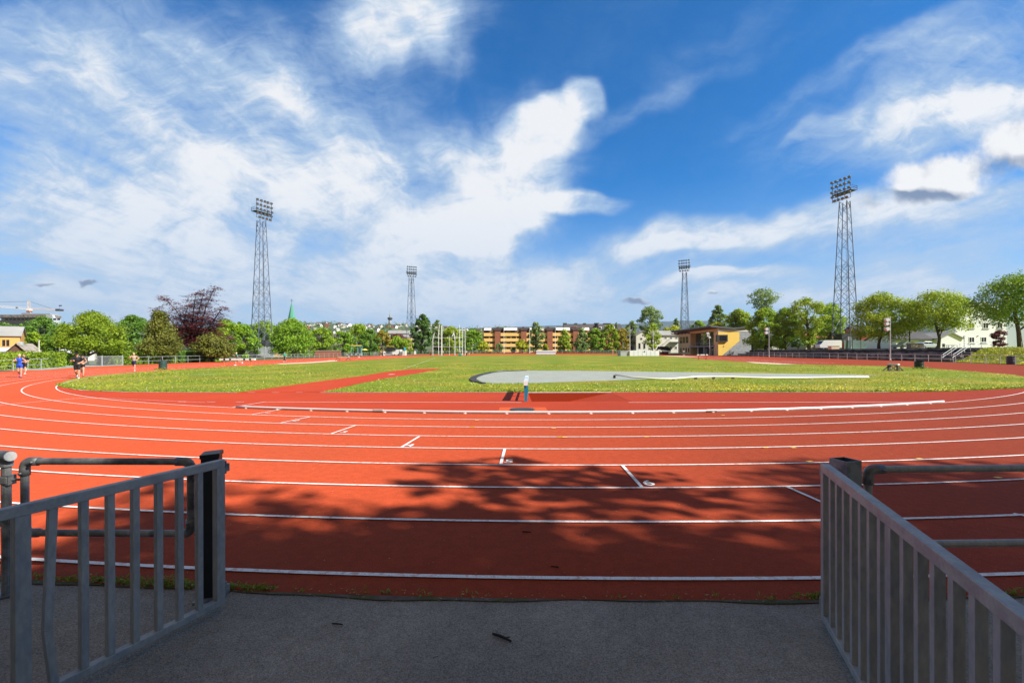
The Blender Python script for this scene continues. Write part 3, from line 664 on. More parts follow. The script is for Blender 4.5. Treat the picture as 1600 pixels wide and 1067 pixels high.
SUN_E, EXPO = 5.0, 0.72
def build_sky():
    w = bpy.data.worlds.new('World'); sc.world = w; w.use_nodes = True
    nt = w.node_tree; N = nt.nodes; L = nt.links; bg = N['Background']; bg.inputs['Strength'].default_value = .10
    sk = N.new('ShaderNodeTexSky'); sk.sky_type = 'NISHITA'; sk.sun_disc = False; sk.sun_elevation = SUN_EL; sk.sun_rotation = SUN_AZ
    sk.air_density = 1.0; sk.dust_density = .6; sk.ozone_density = 2.5
    tint = N.new('ShaderNodeMix'); tint.data_type = 'RGBA'; tint.blend_type = 'MULTIPLY'; tint.inputs[0].default_value = 1
    L.new(sk.outputs[0], tint.inputs[6]); tint.inputs[7].default_value = (.10, .60, 1.02, 1)
    tc = N.new('ShaderNodeTexCoord'); sp = N.new('ShaderNodeSeparateXYZ'); L.new(tc.outputs['Generated'], sp.inputs[0])
    def math_(op, a, b=None, c=None, clamp=False):
        n = N.new('ShaderNodeMath'); n.operation = op; n.use_clamp = clamp
        for i, v in enumerate((a, b, c)):
            if v is None: continue
            if isinstance(v, (int, float)): n.inputs[i].default_value = v
            else: L.new(v, n.inputs[i])
        return n.outputs[0]
    x, y, z = sp.outputs
    yy = math_('MAXIMUM', y, .12)                          # where the ray meets a far upright plane: compass direction and height
    cb = N.new('ShaderNodeCombineXYZ'); L.new(math_('DIVIDE', x, yy), cb.inputs[0]); L.new(math_('DIVIDE', z, yy), cb.inputs[1]); ang = cb.outputs[0]
    # cloud-deck coordinates: where the ray meets a flat layer overhead
    zz = math_('ADD', math_('MAXIMUM', z, 0), .10)
    cp = N.new('ShaderNodeCombineXYZ'); L.new(math_('DIVIDE', x, zz), cp.inputs[0]); L.new(math_('DIVIDE', y, zz), cp.inputs[1]); deck = cp.outputs[0]
    def noise(vec, scale, detail=8, rough=.55, dist=0., rot=0., st=(1, 1, 1), off=(0, 0, 0)):
        mp = N.new('ShaderNodeMapping'); mp.inputs['Scale'].default_value = st; mp.inputs['Rotation'].default_value = (0, 0, rot); mp.inputs['Location'].default_value = off
        L.new(vec, mp.inputs[0]); n = N.new('ShaderNodeTexNoise'); n.inputs['Scale'].default_value = scale; n.inputs['Detail'].default_value = detail; n.inputs['Roughness'].default_value = rough; n.inputs['Distortion'].default_value = dist
        L.new(mp.outputs[0], n.inputs['Vector']); return n
    wn = noise(ang, 3.6, 3, .55)
    sb = N.new('ShaderNodeVectorMath'); sb.operation = 'SUBTRACT'; L.new(wn.outputs['Color'], sb.inputs[0]); sb.inputs[1].default_value = (.5, .5, .5)
    sx = N.new('ShaderNodeVectorMath'); sx.operation = 'MULTIPLY'; L.new(sb.outputs[0], sx.inputs[0]); sx.inputs[1].default_value = (.22, .16, 0)
    ad = N.new('ShaderNodeVectorMath'); ad.operation = 'ADD'; L.new(ang, ad.inputs[0]); L.new(sx.outputs[0], ad.inputs[1]); wang = ad.outputs[0]
    def AE(px, py):
        return (px - 800) / FP, (550 - py) / FP
    def blob(px, py, hw, hh, rot, w, vec=None, crisp=.80):
        # soft ellipse round a direction; hw, hh in radians, rot the tilt
        hw, hh = hw / FP, hh / FP
        a, e = AE(px, py); mp = N.new('ShaderNodeMapping'); mp.vector_type = 'TEXTURE'
        mp.inputs['Location'].default_value = (a, e, 0); mp.inputs['Rotation'].default_value = (0, 0, rad(rot)); mp.inputs['Scale'].default_value = (hw, hh, 1)
        L.new(wang if vec is None else vec, mp.inputs[0]); g = N.new('ShaderNodeTexGradient'); g.gradient_type = 'SPHERICAL'; L.new(mp.outputs[0], g.inputs[0])
        s = N.new('ShaderNodeMapRange'); s.interpolation_type = 'SMOOTHSTEP'; s.inputs[2].default_value = crisp; s.inputs[4].default_value = w; L.new(g.outputs['Fac'], s.inputs[0])
        return s.outputs[0]
    def total(items, base=0.):
        cur = base
        for i in items: cur = math_('ADD', i, cur)
        return cur
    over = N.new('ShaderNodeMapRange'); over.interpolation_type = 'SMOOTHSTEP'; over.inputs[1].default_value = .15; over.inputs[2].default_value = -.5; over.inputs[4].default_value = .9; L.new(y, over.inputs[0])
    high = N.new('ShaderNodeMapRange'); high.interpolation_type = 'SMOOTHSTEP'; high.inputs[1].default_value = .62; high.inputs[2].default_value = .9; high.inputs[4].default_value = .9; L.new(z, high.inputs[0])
    veil = total([blob(*b) for b in BLOBS_VEIL] + [blob(*b, crisp=.50) for b in BLOBS_EDGE], .0)
    st = noise(deck, 2.0, 5, .62, .6, 0, (1., .42, 1), (3.1, 1.7, 0)).outputs['Fac']
    puff = noise(wang, 6.0, 8, .66, .3, rad(-12), (1., 1.5, 1), (1.3, 4, 0)).outputs['Fac']
    fine = noise(deck, 9., 4, .62, .5, 0, (1., .36, 1), (7, 2, 0)).outputs['Fac']
    fib = noise(wang, 15, 5, .66, .7, rad(-14), (1., 2.6, 1), (5, 3, 0)).outputs['Fac']
    tex = math_('MULTIPLY_ADD', math_('SUBTRACT', fib, .5), 1.0, math_('MULTIPLY_ADD', math_('SUBTRACT', st, .5), 1.6, math_('MULTIPLY_ADD', math_('SUBTRACT', puff, .5), 1.7, math_('MULTIPLY', math_('SUBTRACT', fine, .5), 1.15))))
    dv = math_('ADD', veil, math_('MULTIPLY', tex, math_('ADD', math_('MULTIPLY', veil, .62, clamp=True), .14)))
    def ramp(v, lo, hi, to=1., kind='SMOOTHSTEP'):
        m = N.new('ShaderNodeMapRange'); m.interpolation_type = kind; m.inputs[1].default_value = lo; m.inputs[2].default_value = hi; m.inputs[4].default_value = to; L.new(v, m.inputs[0]); return m.outputs[0]
    cov = ramp(dv, -.06, .84, .95)
    # cumulus: crisper, with their own shading
    w2 = N.new('ShaderNodeVectorMath'); w2.operation = 'MULTIPLY_ADD'; L.new(sb2(N, L, noise(ang, 11, 3, .6).outputs['Color']), w2.inputs[0]); w2.inputs[1].default_value = (.07, .06, 0); L.new(ang, w2.inputs[2])
    cvec = w2.outputs[0]
    cn = noise(ang, 10, 7, .66, .1).outputs['Fac']
    cum = total([blob(*b, vec=cvec) for b in BLOBS_CUM], 0.)
    dc = math_('MULTIPLY_ADD', math_('SUBTRACT', cn, .5), math_('MULTIPLY', cum, 2.2, clamp=True), cum)
    cumf = ramp(dc, .22, .80)
    shd = total([blob(*b, vec=cvec) for b in BLOBS_SHADE], 0.)
    def rgbmix(f, a, b):
        m = N.new('ShaderNodeMix'); m.data_type = 'RGBA'
        L.new(f, m.inputs[0])
        for i, v in ((6, a), (7, b)):
            if isinstance(v, tuple): m.inputs[i].default_value = (*v, 1)
            else: L.new(v, m.inputs[i])
        return m.outputs[2]
    K = 1 / (.10 * 2 ** EXPO)
    def disp(r, g, b): return tuple(K * ((c / 255 + .055) / 1.055) ** 2.4 for c in (r, g, b))
    bright = ramp(math_('ADD', dv, math_('MULTIPLY', math_('SUBTRACT', puff, .5), .9)), .52, 1.35)
    ccol = rgbmix(bright, disp(178, 204, 233), disp(245, 247, 250))
    cur = rgbmix(cov, tint.outputs[2], ccol)
    hz = N.new('ShaderNodeMapRange'); hz.interpolation_type = 'SMOOTHSTEP'; hz.inputs[1].default_value = .36; hz.inputs[2].default_value = -.02; hz.inputs[3].default_value = 0; hz.inputs[4].default_value = .80; L.new(z, hz.inputs[0])
    cur = rgbmix(hz.outputs[0], cur, disp(182, 207, 236))
    tint_sheet = ramp(math_('MULTIPLY_ADD', math_('SUBTRACT', st, .5), .5, math_('ADD', over.outputs[0], high.outputs[0])), .15, .95, .92)
    cur = rgbmix(tint_sheet, cur, disp(158, 140, 118))  # warm grey cloud sheet added out of view to tint the shade
    cumcol = rgbmix(math_('MULTIPLY_ADD', math_('SUBTRACT', .52, cn), 1.6, shd, clamp=True), disp(244, 246, 249), disp(128, 150, 182))
    cur = rgbmix(cumf, cur, cumcol)
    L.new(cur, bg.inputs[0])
    w.cycles.sampling_method = 'MANUAL'; w.cycles.sample_map_resolution = 512

def sb2(N, L, out):
    s = N.new('ShaderNodeVectorMath'); s.operation = 'SUBTRACT'; L.new(out, s.inputs[0]); s.inputs[1].default_value = (.5, .5, .5); return s.outputs[0]

# px, py, half-width, half-height (photo pixels), tilt, weight
BLOBS_VEIL = [
    (150, 420, 460, 220, 0, .44), (420, 380, 460, 230, 0, .42), (680, 430, 330, 130, 0, .40), (180, 200, 420, 230, -20, .52), (120, 60, 300, 120, -10, .20), (520, 180, 280, 190, -30, .36), (90, 300, 260, 90, -10, .22), (330, 60, 300, 120, -20, .26),
    (630, 30, 170, 100, 8, .75), (700, 90, 60, 60, -60, .30), (440, 140, 260, 60, -32, .34), (330, 235, 240, 45, -30, .26), (130, 90, 220, 50, -35, .20), (560, 300, 220, 90, -18, .34), (430, 290, 200, 70, -10, .20),
    (790, 290, 150, 130, -18, .45), (830, 215, 110, 110, 40, .35), (740, 360, 200, 80, 12, .45), (690, 230, 120, 60, 20, .35),
    (640, 460, 420, 80, 0, .46), (980, 460, 420, 70, 4, .55), (150, 470, 400, 50, 0, .30), (150, 390, 300, 45, -6, .22), (60, 330, 160, 60, -8, .18),
    (1430, 205, 300, 95, 10, .46), (1540, 140, 280, 110, 14, .46), (1500, 175, 280, 36, 14, .45), (1360, 90, 320, 32, 28, .26), (1520, 50, 260, 60, 24, .34), (1080, 375, 250, 42, 9, .72), (1290, 350, 270, 50, 11, .66), (1500, 330, 270, 60, 8, .60),
    (1120, 432, 180, 17, 8, .60), (1450, 405, 350, 50, 6, .48), (1560, 460, 280, 50, 0, .60), (1300, 460, 320, 40, 4, .50), (1000, 165, 320, 24, 25, .20), (820, 430, 160, 30, 6, .30), (1130, 60, 260, 40, 30, .10)]
BLOBS_EDGE = [(800, 290, 105, 95, -18, .50), (845, 205, 62, 80, -40, .55), (908, 150, 46, 48, 30, .60), (868, 175, 60, 44, 20, .45), (770, 360, 130, 44, 14, .45), (905, 320, 84, 28, -6, .70), (690, 395, 46, 14, 10, .40), (640, 20, 95, 60, 5, .40), (440, 145, 80, 26, -30, .25), (560, 255, 90, 26, -24, .28), (1480, 170, 150, 22, 14, .14), (1290, 205, 70, 22, 26, .25), (1120, 428, 110, 8, 8, .45), (1060, 385, 120, 18, 8, .35)]
BLOBS_CUM = [(1465, 284, 128, 58, 2, 1.0), (1592, 226, 112, 64, 12, .9), (1340, 322, 60, 34, -8, .6), (995, 474, 44, 10, -4, .8), (145, 441, 24, 6, 0, .75), (68, 438, 40, 5, 0, .65), (1110, 455, 24, 8, 0, .65), (285, 462, 20, 4, -6, .6)]
BLOBS_SHADE = [(1430, 313, 100, 22, 2, 1.2), (1400, 318, 60, 20, 4, .8), (1500, 308, 50, 14, 0, .5), (1592, 258, 80, 22, 10, .8), (995, 477, 60, 13, -4, 1.), (145, 443, 34, 9, 0, 1.), (68, 440, 50, 8, 0, 1.), (1110, 459, 40, 8, 0, .8), (285, 462, 30, 8, 0, 1.)]
# ------------------------------------------------------------------ trees, shrubs, hedges
def prof(kind, t):
    if kind == 'round': return max(0., 1 - abs((t - .42) / (.58 if t > .42 else .50)) ** 2.3) ** .55
    if kind == 'dome': return max(0., 1 - max(0, (t - .18) / .82) ** 2.2) ** .6 * (1 if t > .1 else .75 + t * 2.5)
    if kind == 'cone': return max(.04, (1 - t) ** .75) * min(1, .55 + t * 4)
    if kind == 'column': return max(.05, math.sin(math.pi * min(1, max(0, .12 + t * .86))) ** .6)
    if kind == 'vase': return max(.05, (.35 + .65 * min(1, t / .6)) * (1 if t < .6 else max(0., 1 - ((t - .6) / .42) ** 2) ** .5))
    return 1.

def tree(name, label, px, w, top, bot, Y, kind, leaf, zb=None, seed=0, cov=1.5, ls=None, trunk=.045, tpx=None, irr=.28, cat='tree', group=None, depth=.9, limbs=6, clumps=None):
    rng = np.random.default_rng(seed + int(px * 7 + Y))
    base = W(px if tpx is None else tpx, Y, z=gz(Y) if zb is None else zb)
    off = (px - (px if tpx is None else tpx)) * Y / FP
    R = w / 2 * Y / FP * .93; zt = zat(px, top, Y) - base.z; z0 = max(zat(px, bot, Y) - base.z, .15)
    H = zt - z0
    t = thing(name, label, cat, base, 0, group)
    L = ls or max(.15, Y * .0040)
    nc = clumps or int(34 + 5 * R * max(1, H / R / 2))
    nc = min(nc, 170)
    th = rng.uniform(0, 2 * np.pi, nc); u = rng.random(nc); tt = rng.beta(1.25, 1.1, nc)
    ph = rng.uniform(0, 6.3, 5)
    cc = []; 
    for i in range(nc):
        m = 1 + irr * (math.sin(2 * th[i] + ph[0] + 3 * tt[i]) * .5 + math.sin(3 * th[i] + ph[1] - 5 * tt[i]) * .5 + math.sin(7 * tt[i] + ph[2]) * .25)
        crad = R * .17
        r = max(0, R * prof(kind, tt[i]) * min(m, 1.12) - crad * .6) * (u[i] ** .33)
        cc.append((off + r * math.cos(th[i]), r * math.sin(th[i]) * depth, z0 + crad * .5 + (H - crad * 1.3) * tt[i]))
    cc = np.array(cc)
    area = 4 * math.pi * ((R * R * 2 + (H / 2) ** 2) / 3) 
    n = int(min(16000, max(500, cov * area / (L * L * .30))))
    per = max(8, n // nc); idx = np.repeat(np.arange(nc), per)
    d = rng.normal(size=(len(idx), 3)); d /= np.linalg.norm(d, axis=1, keepdims=True); 
    rr = rng.random(len(idx)) ** .45 * R * .27 * rng.uniform(.7, 1.25, nc)[idx]
    cen = cc[idx] + d * rr[:, None] * np.array([1, 1, .72])
    k = cen[:, 2] > .06; cen, d, idx = cen[k], d[k], idx[k]
    ctr = np.array([off, 0, z0 + H * .4]); ow = cen - ctr; ow /= np.linalg.norm(ow, axis=1, keepdims=True) + 1e-6
    leaf_object('crown', cen, ow * .5 + d * .7, L, leaf, rng, t)
    # trunk and limbs
    tr = max(.05, trunk * (zt ** .9)); mb = MB(); f = z0 + H * .55
    P = [Vector((0, 0, 0)), Vector((rng.normal() * .03 * f, 0, max(.2, z0 * .7))), Vector((off * .6 + rng.normal() * .05 * R, rng.normal() * .05 * R, z0 + H * .25)), Vector((off, 0, f))]
    mb.path(P, [tr * 1.25, tr, tr * .75, tr * .3], 9)
    order = rng.permutation(nc)[:limbs * 2]
    for i in order:
        c = Vector(cc[i]); s = P[1].lerp(P[2], rng.random()) if c.z < f else P[2].lerp(P[3], rng.random() * .8)
        mid = s.lerp(c, .5) + Vector((0, 0, -.05 * R)); mb.path([s, mid, c], [tr * .42, tr * .26, tr * .08], 6)
    mb.build('trunk', 'trunk', t, smooth=True)
    return t

def hedge(label, pts, h, wd, leaf='lf_hedge', seed=1, L=.19, cov=3.0, irr=.12, group=None):
    # pts: ground points of its centre line
    rng = np.random.default_rng(seed); o = Vector(pts[0]); t = thing('hedge', label, 'hedge', o, 0, group)
    cen = []; ow = []
    for a, b in zip(pts[:-1], pts[1:]):
        a, b = Vector(a) - o, Vector(b) - o; d = b - a; ln = d.length; dn = d.normalized(); nn = Vector((-dn.y, dn.x, 0))
        n = int(cov * ln * (2 * h + wd) / (L * L * .3))
        for _ in range(n):
            s = rng.random(); q = a + d * s; ang = (s * ln)
            hh = h * (1 + irr * math.sin(ang * 1.3 + seed) + irr * .6 * math.sin(ang * 3.1)); ww = wd / 2 * (1 + irr * math.sin(ang * 2.1 + 1))
            k = rng.random() * (2 * h + wd); dp = 1 - abs(rng.normal()) * .12
            if k < h: p = q + nn * ww * dp + Vector((0, 0, hh * k / h)); w = nn
            elif k < 2 * h: p = q - nn * ww * dp + Vector((0, 0, hh * (k - h) / h)); w = -nn
            else:
                v = (k - 2 * h) / wd * 2 - 1; p = q + nn * ww * v + Vector((0, 0, hh * dp * (1 - .22 * v ** 4))); w = Vector((0, 0, 1))
            cen.append(p + Vector(rng.normal(size=3)) * .05); ow.append(w)
    leaf_object('foliage', np.array(cen), np.array(ow), L, leaf, rng, t, rnd=.8)
    mb = MB(); tot = sum(((Vector(b) - Vector(a)).length for a, b in zip(pts[:-1], pts[1:])))
    for a, b in zip(pts[:-1], pts[1:]):
        a, b = Vector(a) - o, Vector(b) - o
        for i in range(int((b - a).length / .9) + 1):
            q = a.lerp(b, min(1, i * .9 / (b - a).length)); mb.tube(q, q + Vector((0, 0, h * .8)), .035, .015, 6); mb.tube(q + Vector((0, 0, h * .3)), q + Vector((.2, .1, h * .75)), .02, .008, 5)
    mb.build('stems', 'trunk', t)
    return t

def beech(label, Y):
    # purple beech: long arching limbs with layered sprays
    rng = np.random.default_rng(5); base = W(305, Y); t = thing('copper_beech', label, 'tree', base)
    def L2(px, py, dy=0.): v = W(px, Y + dy, py); return v - base
    limbs = [[(305, 540), (312, 515), (322, 480), (333, 455), (336, 448)], [(305, 535), (306, 505), (314, 475), (319, 455)], [(305, 535), (300, 510), (303, 480), (307, 457)],
             [(305, 540), (292, 515), (277, 487), (262, 470), (252, 463)], [(304, 540), (285, 520), (262, 495), (246, 484), (241, 482)], [(305, 540), (322, 518), (338, 495), (346, 483), (348, 481)],
             [(305, 540), (318, 525), (335, 510), (345, 505)], [(305, 540), (295, 520), (288, 500), (294, 478), (300, 474)], [(305, 545), (325, 532), (342, 527), (350, 522)], [(304, 545), (285, 535), (270, 520), (262, 510)], [(305, 540), (310, 520), (318, 505), (328, 490)], [(305, 540), (300, 525), (296, 505), (285, 492)]]
    mb = MB(); cen = []; ow = []
    for k, lb in enumerate(limbs):
        dy = rng.normal() * 1.6; P = [L2(*p, dy * i / 3) for i, p in enumerate(lb)]
        mb.path(P, [.13 * (1 - i / len(P)) + .012 for i in range(len(P))], 6)
        for i in range(1, len(P)):
            a, b = P[i - 1], P[i]; n = int((b - a).length / .42) + 1
            wd = [0, 1.7, 1.4, .85, .42][min(i, 4)]
            for j in range(n):
                c = a.lerp(b, (j + .5) / n) 
                for s in range(4 if i < 3 else 3):
                    cc = c + Vector(rng.normal(size=3) * wd * np.array([.75, .8, .45]))
                    m = 34 if i < 3 else 26
                    q = rng.normal(size=(m, 3)) * np.array([.42, .42, .12]); q[:, 2] -= .22 * np.abs(q[:, 0])
                    cen.append(np.array(cc) + q); ow.append(np.tile([0, 0, 1.], (m, 1)))
    for _ in range(70):
        c = L2(rng.uniform(272, 343), rng.uniform(488, 548), rng.normal() * 1.8); q = rng.normal(size=(40, 3)) * np.array([.6, .6, .22]); cen.append(np.array(c) + q); ow.append(np.tile([0, 0, 1.], (40, 1)))
    cen = np.concatenate(cen); leaf_object('crown', cen, np.concatenate(ow), .30, 'lf_purple', rng, t, wr=.55, updir=.6, rnd=.6)
    mb.path([Vector((0, 0, 0)), Vector((0, 0, L2(305, 545).z))], [.32, .24], 9); mb.build('trunk', 'trunk', t, smooth=True)

def build_trees():
    T = tree
    # ---- left side
    T('broadleaf_tree', 'mid green tree at the left edge below the crane building', 16, 66, 501, 560, 104, 'round', 'lf_mid', trunk=.04)
    T('broadleaf_tree', 'tall mid green tree left of the rounded chestnut, right of the ochre house', 66, 66, 493, 556, 100, 'dome', 'lf_mid')
    T('broadleaf_tree', 'small green tree just beyond the weathered barn roof', 55, 40, 517, 562, 92, 'round', 'lf_fresh')
    T('broadleaf_tree', 'green tree filling the gap behind the left side of the rounded chestnut', 97, 46, 504, 558, 90, 'round', 'lf_mid')
    T('chestnut_tree', 'broad rounded yellow-green chestnut tree behind the two runners in black', 143, 99, 486, 556, 62, 'dome', 'lf_chest', cov=2.6, ls=.26, tpx=131, clumps=150, irr=.12, trunk=.075)
    T('broadleaf_tree', 'grey-green tree between the rounded chestnut and the dark olive yew', 208, 66, 491, 553, 100, 'round', 'lf_mid')
    T('yew_tree', 'broad dark olive yew in front of the purple beech', 250, 84, 486, 562, 70, 'cone', 'lf_olive', cov=3., ls=.25, irr=.12, clumps=150)
    beech('dark purple copper beech with long arching upper branches', 86)
    T('yew_tree', 'low olive yew at the foot of the purple beech', 331, 64, 520, 562, 76, 'dome', 'lf_olive', cov=2.6, ls=.25)
    T('broadleaf_tree', 'fresh green tree just right of the purple beech', 353, 54, 497, 562, 104, 'round', 'lf_fresh')
    T('broadleaf_tree', 'deep green tree left of the nearest left lattice tower', 381, 50, 505, 562, 112, 'dome', 'lf_deep')
    T('broadleaf_tree', 'yellow-green tree seen through the legs of the nearest left lattice tower', 414, 62, 501, 562, 152, 'round', 'lf_fresh')
    T('conifer', 'dark conifer tip showing between trees left of the lattice tower', 374, 16, 503, 555, 190, 'cone', 'lf_dark')
    T('broadleaf_tree', 'large rounded deep green tree below the green church spire', 457, 76, 496, 560, 124, 'dome', 'lf_deep', cov=2.6, ls=.42, clumps=140, irr=.12)
    T('broadleaf_tree', 'fresh green tree right of the large tree below the church spire', 503, 46, 510, 559, 138, 'round', 'lf_fresh', tpx=497)
    T('broadleaf_tree', 'narrower deep green tree left of the green and yellow shelter', 535, 36, 515, 559, 150, 'round', 'lf_deep')
    T('broadleaf_tree', 'tall green tree behind the green and yellow shelter', 560, 46, 505, 558, 168, 'dome', 'lf_fresh')
    T('broadleaf_tree', 'mid green tree between the shelter and the bronze tree', 578, 34, 513, 558, 160, 'round', 'lf_mid')
    T('broadleaf_tree', 'bronze-tinged tree left of the black kiosk', 597, 34, 513, 557, 164, 'round', 'lf_brown')
    T('purple_tree', 'purple-crowned tree behind the kiosk', 620, 44, 520, 553, 186, 'dome', 'lf_purple')
    T('broadleaf_tree', 'bright green tree rising in front of the purple crown by the kiosk', 621, 36, 524, 557, 176, 'dome', 'lf_fresh')
    T('broadleaf_tree', 'small olive tree left of the far left lattice tower', 638, 22, 529, 557, 178, 'round', 'lf_maple')
    T('poplar_tree', 'tallest dark green poplar right of the far left lattice tower', 660, 36, 491, 558, 188, 'column', 'lf_dark', cov=2.2)
    T('poplar_tree', 'grey-green poplar just right of the tallest one', 684, 24, 499, 557, 196, 'column', 'lf_blue')
    T('maple_tree', 'yellow-green maple behind the throwing cage', 706, 40, 510, 557, 196, 'round', 'lf_maple')
    T('broadleaf_tree', 'deep green tree right of the throwing cage', 738, 40, 515, 557, 204, 'round', 'lf_deep')
    # ---- in front of the flats
    T('small_tree', 'small lime tree at the left end of the balcony flats', 755, 19, 532, 552.5, 198, 'round', 'lf_yellow')
    T('shrub', 'grey-leaved shrub before the first brick stair tower', 780, 16, 536, 553, 200, 'round', 'lf_blue', cat='shrub')
    T('small_tree', 'lime rounded tree between the second and third flagpoles from the left', 816, 22, 529, 553, 198, 'round', 'lf_yellow')
    T('slender_tree', 'slender grey-green tree overtopping the flats right of the lime tree', 837, 30, 502, 553, 200, 'column', 'lf_blue', cov=1.5, irr=.4)
    T('shrub', 'pale cream-flowered shrub behind the lilac mat', 852, 11, 537, 552, 204, 'round', 'lf_yellow', cat='shrub')
    T('shrub', 'low dark shrub under the first flagpole bay', 802, 9, 543, 553, 203, 'round', 'lf_deep', cat='shrub')
    T('broadleaf_tree', 'olive-green pointed tree right of the third flagpole', 882, 35, 514, 553, 198, 'cone', 'lf_maple', cov=2)
    T('broadleaf_tree', 'grey-green pointed tree before the right end of the flats', 909, 36, 513, 553, 199, 'cone', 'lf_blue', cov=2)
    T('broadleaf_tree', 'dense deep green tree hiding the end wall of the flats', 932, 36, 512, 553, 200, 'round', 'lf_deep', cov=2)
    T('broadleaf_tree', 'yellow-topped tree under the roof ridge of the long dark roof', 952, 33, 506, 553, 202, 'column', 'lf_maple', cov=2)
    T('broadleaf_tree', 'bronze tree left of the white jumping-mat house', 972, 30, 513, 553, 206, 'round', 'lf_brown')
    T('birch_tree', 'weeping birch rising behind the pole beside the mat house', 987, 28, 500, 552, 212, 'column', 'lf_blue', cov=1.3)
    T('birch_tree', 'thin birch tip standing over the end of the long dark roof', 963, 9, 502, 552, 214, 'cone', 'lf_blue', cov=1.1)
    T('lime_tree', 'tall tree with an open crown above the cream house', 1016, 44, 477, 520, 222, 'round', 'lf_blue', cov=1.4, trunk=.02)
    T('lime_tree', 'lower leafy tree standing in front of the cream house', 1019, 36, 505, 545, 196, 'round', 'lf_maple', cov=1.0)
    T('broadleaf_tree', 'lime green crown behind the roof of the cream house', 1051, 36, 507, 540, 250, 'round', 'lf_yellow')
    T('birch_tree', 'thin crown rising above the lime green one behind the cream house', 1057, 14, 497, 540, 262, 'round', 'lf_blue', cov=1)
    T('broadleaf_tree', 'green crown behind the pavilion roof, right of the far right lattice tower', 1092, 32, 500, 545, 232, 'round', 'lf_fresh')
    # ---- right side
    T('broadleaf_tree', 'grey-green crown with a pointed top above the pavilion roof', 1122, 32, 477, 545, 212, 'round', 'lf_blue', cov=1.7)
    T('broadleaf_tree', 'lime low crown directly over the pavilion ridge', 1120, 36, 502, 545, 196, 'round', 'lf_yellow')
    T('broadleaf_tree', 'wide olive crown above the grey end of the pavilion', 1155, 58, 482, 545, 178, 'dome', 'lf_maple', cov=2)
    T('elm_tree', 'tall thin-leaved elm standing above the row behind the terraces', 1192, 54, 450, 490, 190, 'vase', 'lf_blue', cov=.75, trunk=.03, irr=.35)
    T('maple_tree', 'bright green maple at the pavilion end of the terraces', 1196, 62, 478, 547, 132, 'dome', 'lf_fresh', zb=2.3, cov=2.2, trunk=.04)
    T('maple_tree', 'bright green maple second from the pavilion end of the terraces', 1229, 54, 480, 547, 124, 'round', 'lf_fresh', zb=2.3, cov=2.2, trunk=.04)
    T('maple_tree', 'thin-topped olive maple left of the near right lattice tower', 1262, 62, 464, 540, 118, 'vase', 'lf_maple', zb=2.3, cov=1.1, tpx=1265, irr=.3)
    T('maple_tree', 'fresh green maple behind the legs of the near right lattice tower', 1297, 60, 470, 536, 126, 'round', 'lf_fresh', zb=2.3, cov=1.5)
    T('maple_tree', 'rounded yellow-olive maple right of the near right lattice tower', 1378, 98, 457, 534, 92, 'round', 'lf_maple', zb=2.3, irr=.36, cov=1.5, tpx=1373, trunk=.028, ls=.33, clumps=140)
    T('maple_tree', 'spreading maple in front of the white garage gable', 1466, 104, 452, 522, 86, 'round', 'lf_maple', zb=2.3, cov=1.05, tpx=1466, ls=.32, trunk=.026, clumps=130, irr=.3)
    T('maple_tree', 'large deep green maple at the right edge before the white house', 1594, 140, 426, 508, 72, 'round', 'lf_deep', zb=2.3, cov=1.7, tpx=1594, ls=.30, trunk=.029, clumps=170, irr=.15)
    T('broadleaf_tree', 'grey-green crown behind the white house roof', 1502, 50, 462, 520, 128, 'round', 'lf_blue', zb=2.3, cov=1.2)
    T('broadleaf_tree', 'green crown behind the maple left of the white garage', 1428, 60, 470, 540, 120, 'round', 'lf_maple', zb=2.3, cov=1.2)
    T('small_purple_tree', 'small purple-leaved tree before the white house wall', 1562, 25, 515, 541, 80, 'round', 'lf_purple', zb=2.3, cov=1.7, ls=.22, trunk=.025)
    T('broadleaf_tree', 'dark tree in the shade behind the terraces right of the pavilion', 1182, 40, 515, 549, 150, 'round', 'lf_dark', zb=2., cov=1.6)
    T('shrub', 'dark shrub behind the terraces left of the white van', 1247, 22, 528, 547, 112, 'round', 'lf_dark', zb=2.3, cat='shrub')
    # ---- trees beside the viewer shade near lanes; last pair added to dim skylight
    for lb, x, y, R, z0, z1, s in (('leafy tree out of frame at the right whose shade covers the entrance', 13.0, -9.1, 7.2, 8.5, 18.0, 3), ('leafy tree out of frame at the right whose shade covers the far right lanes', 21.6, -8.5, 7.0, 8.5, 18.0, 4), ('leafy tree out of frame behind the viewer shading the left gate', 7.6, -11.4, 6.2, 7.0, 16.5, 5), ('leafy tree out of frame at the right standing between the two taller ones', 12.7, -5.4, 4.0, 7.5, 14, 9), ('added unseen tree directly behind the viewer, dimming the sky light', -1.5, -8.0, 5., 3.8, 13, 6), ('added unseen tree behind the viewer on the left, dimming the sky light', -10.5, -6.5, 4.6, 3.6, 12, 8)):
        shade_tree(lb, x, y, R, z0, z1, s)
    # ---- hedges along the left fence
    def hp(px, Y): return W(px, Y)
    hedge('clipped yellow-green hedge at the left edge behind the woman in blue', [hp(-40, 46), hp(40, 51), hp(86, 55.5)], 1.74, 2.4, seed=2, irr=.06)
    hedge('darker loose hedge between the clipped hedge and the mesh gate', [hp(90, 60), hp(128, 62)], 1.9, 2., leaf='lf_deep', seed=3, irr=.2)
    hedge('rounded clipped hedge left of the dark olive yew', [hp(155, 64.5), hp(190, 66.5), hp(228, 69), hp(268, 72.5)], 1.95, 2.6, seed=4, irr=.08)
    hedge('ragged low hedge under the purple beech', [hp(272, 74), hp(300, 77), hp(318, 79)], 1.5, 2., leaf='lf_mid', seed=6, irr=.3)
    hedge('clipped bright hedge block at the end of the row', [hp(320, 79), hp(338, 81.5)], 2.2, 2.4, leaf='lf_fresh', seed=7, irr=.05)
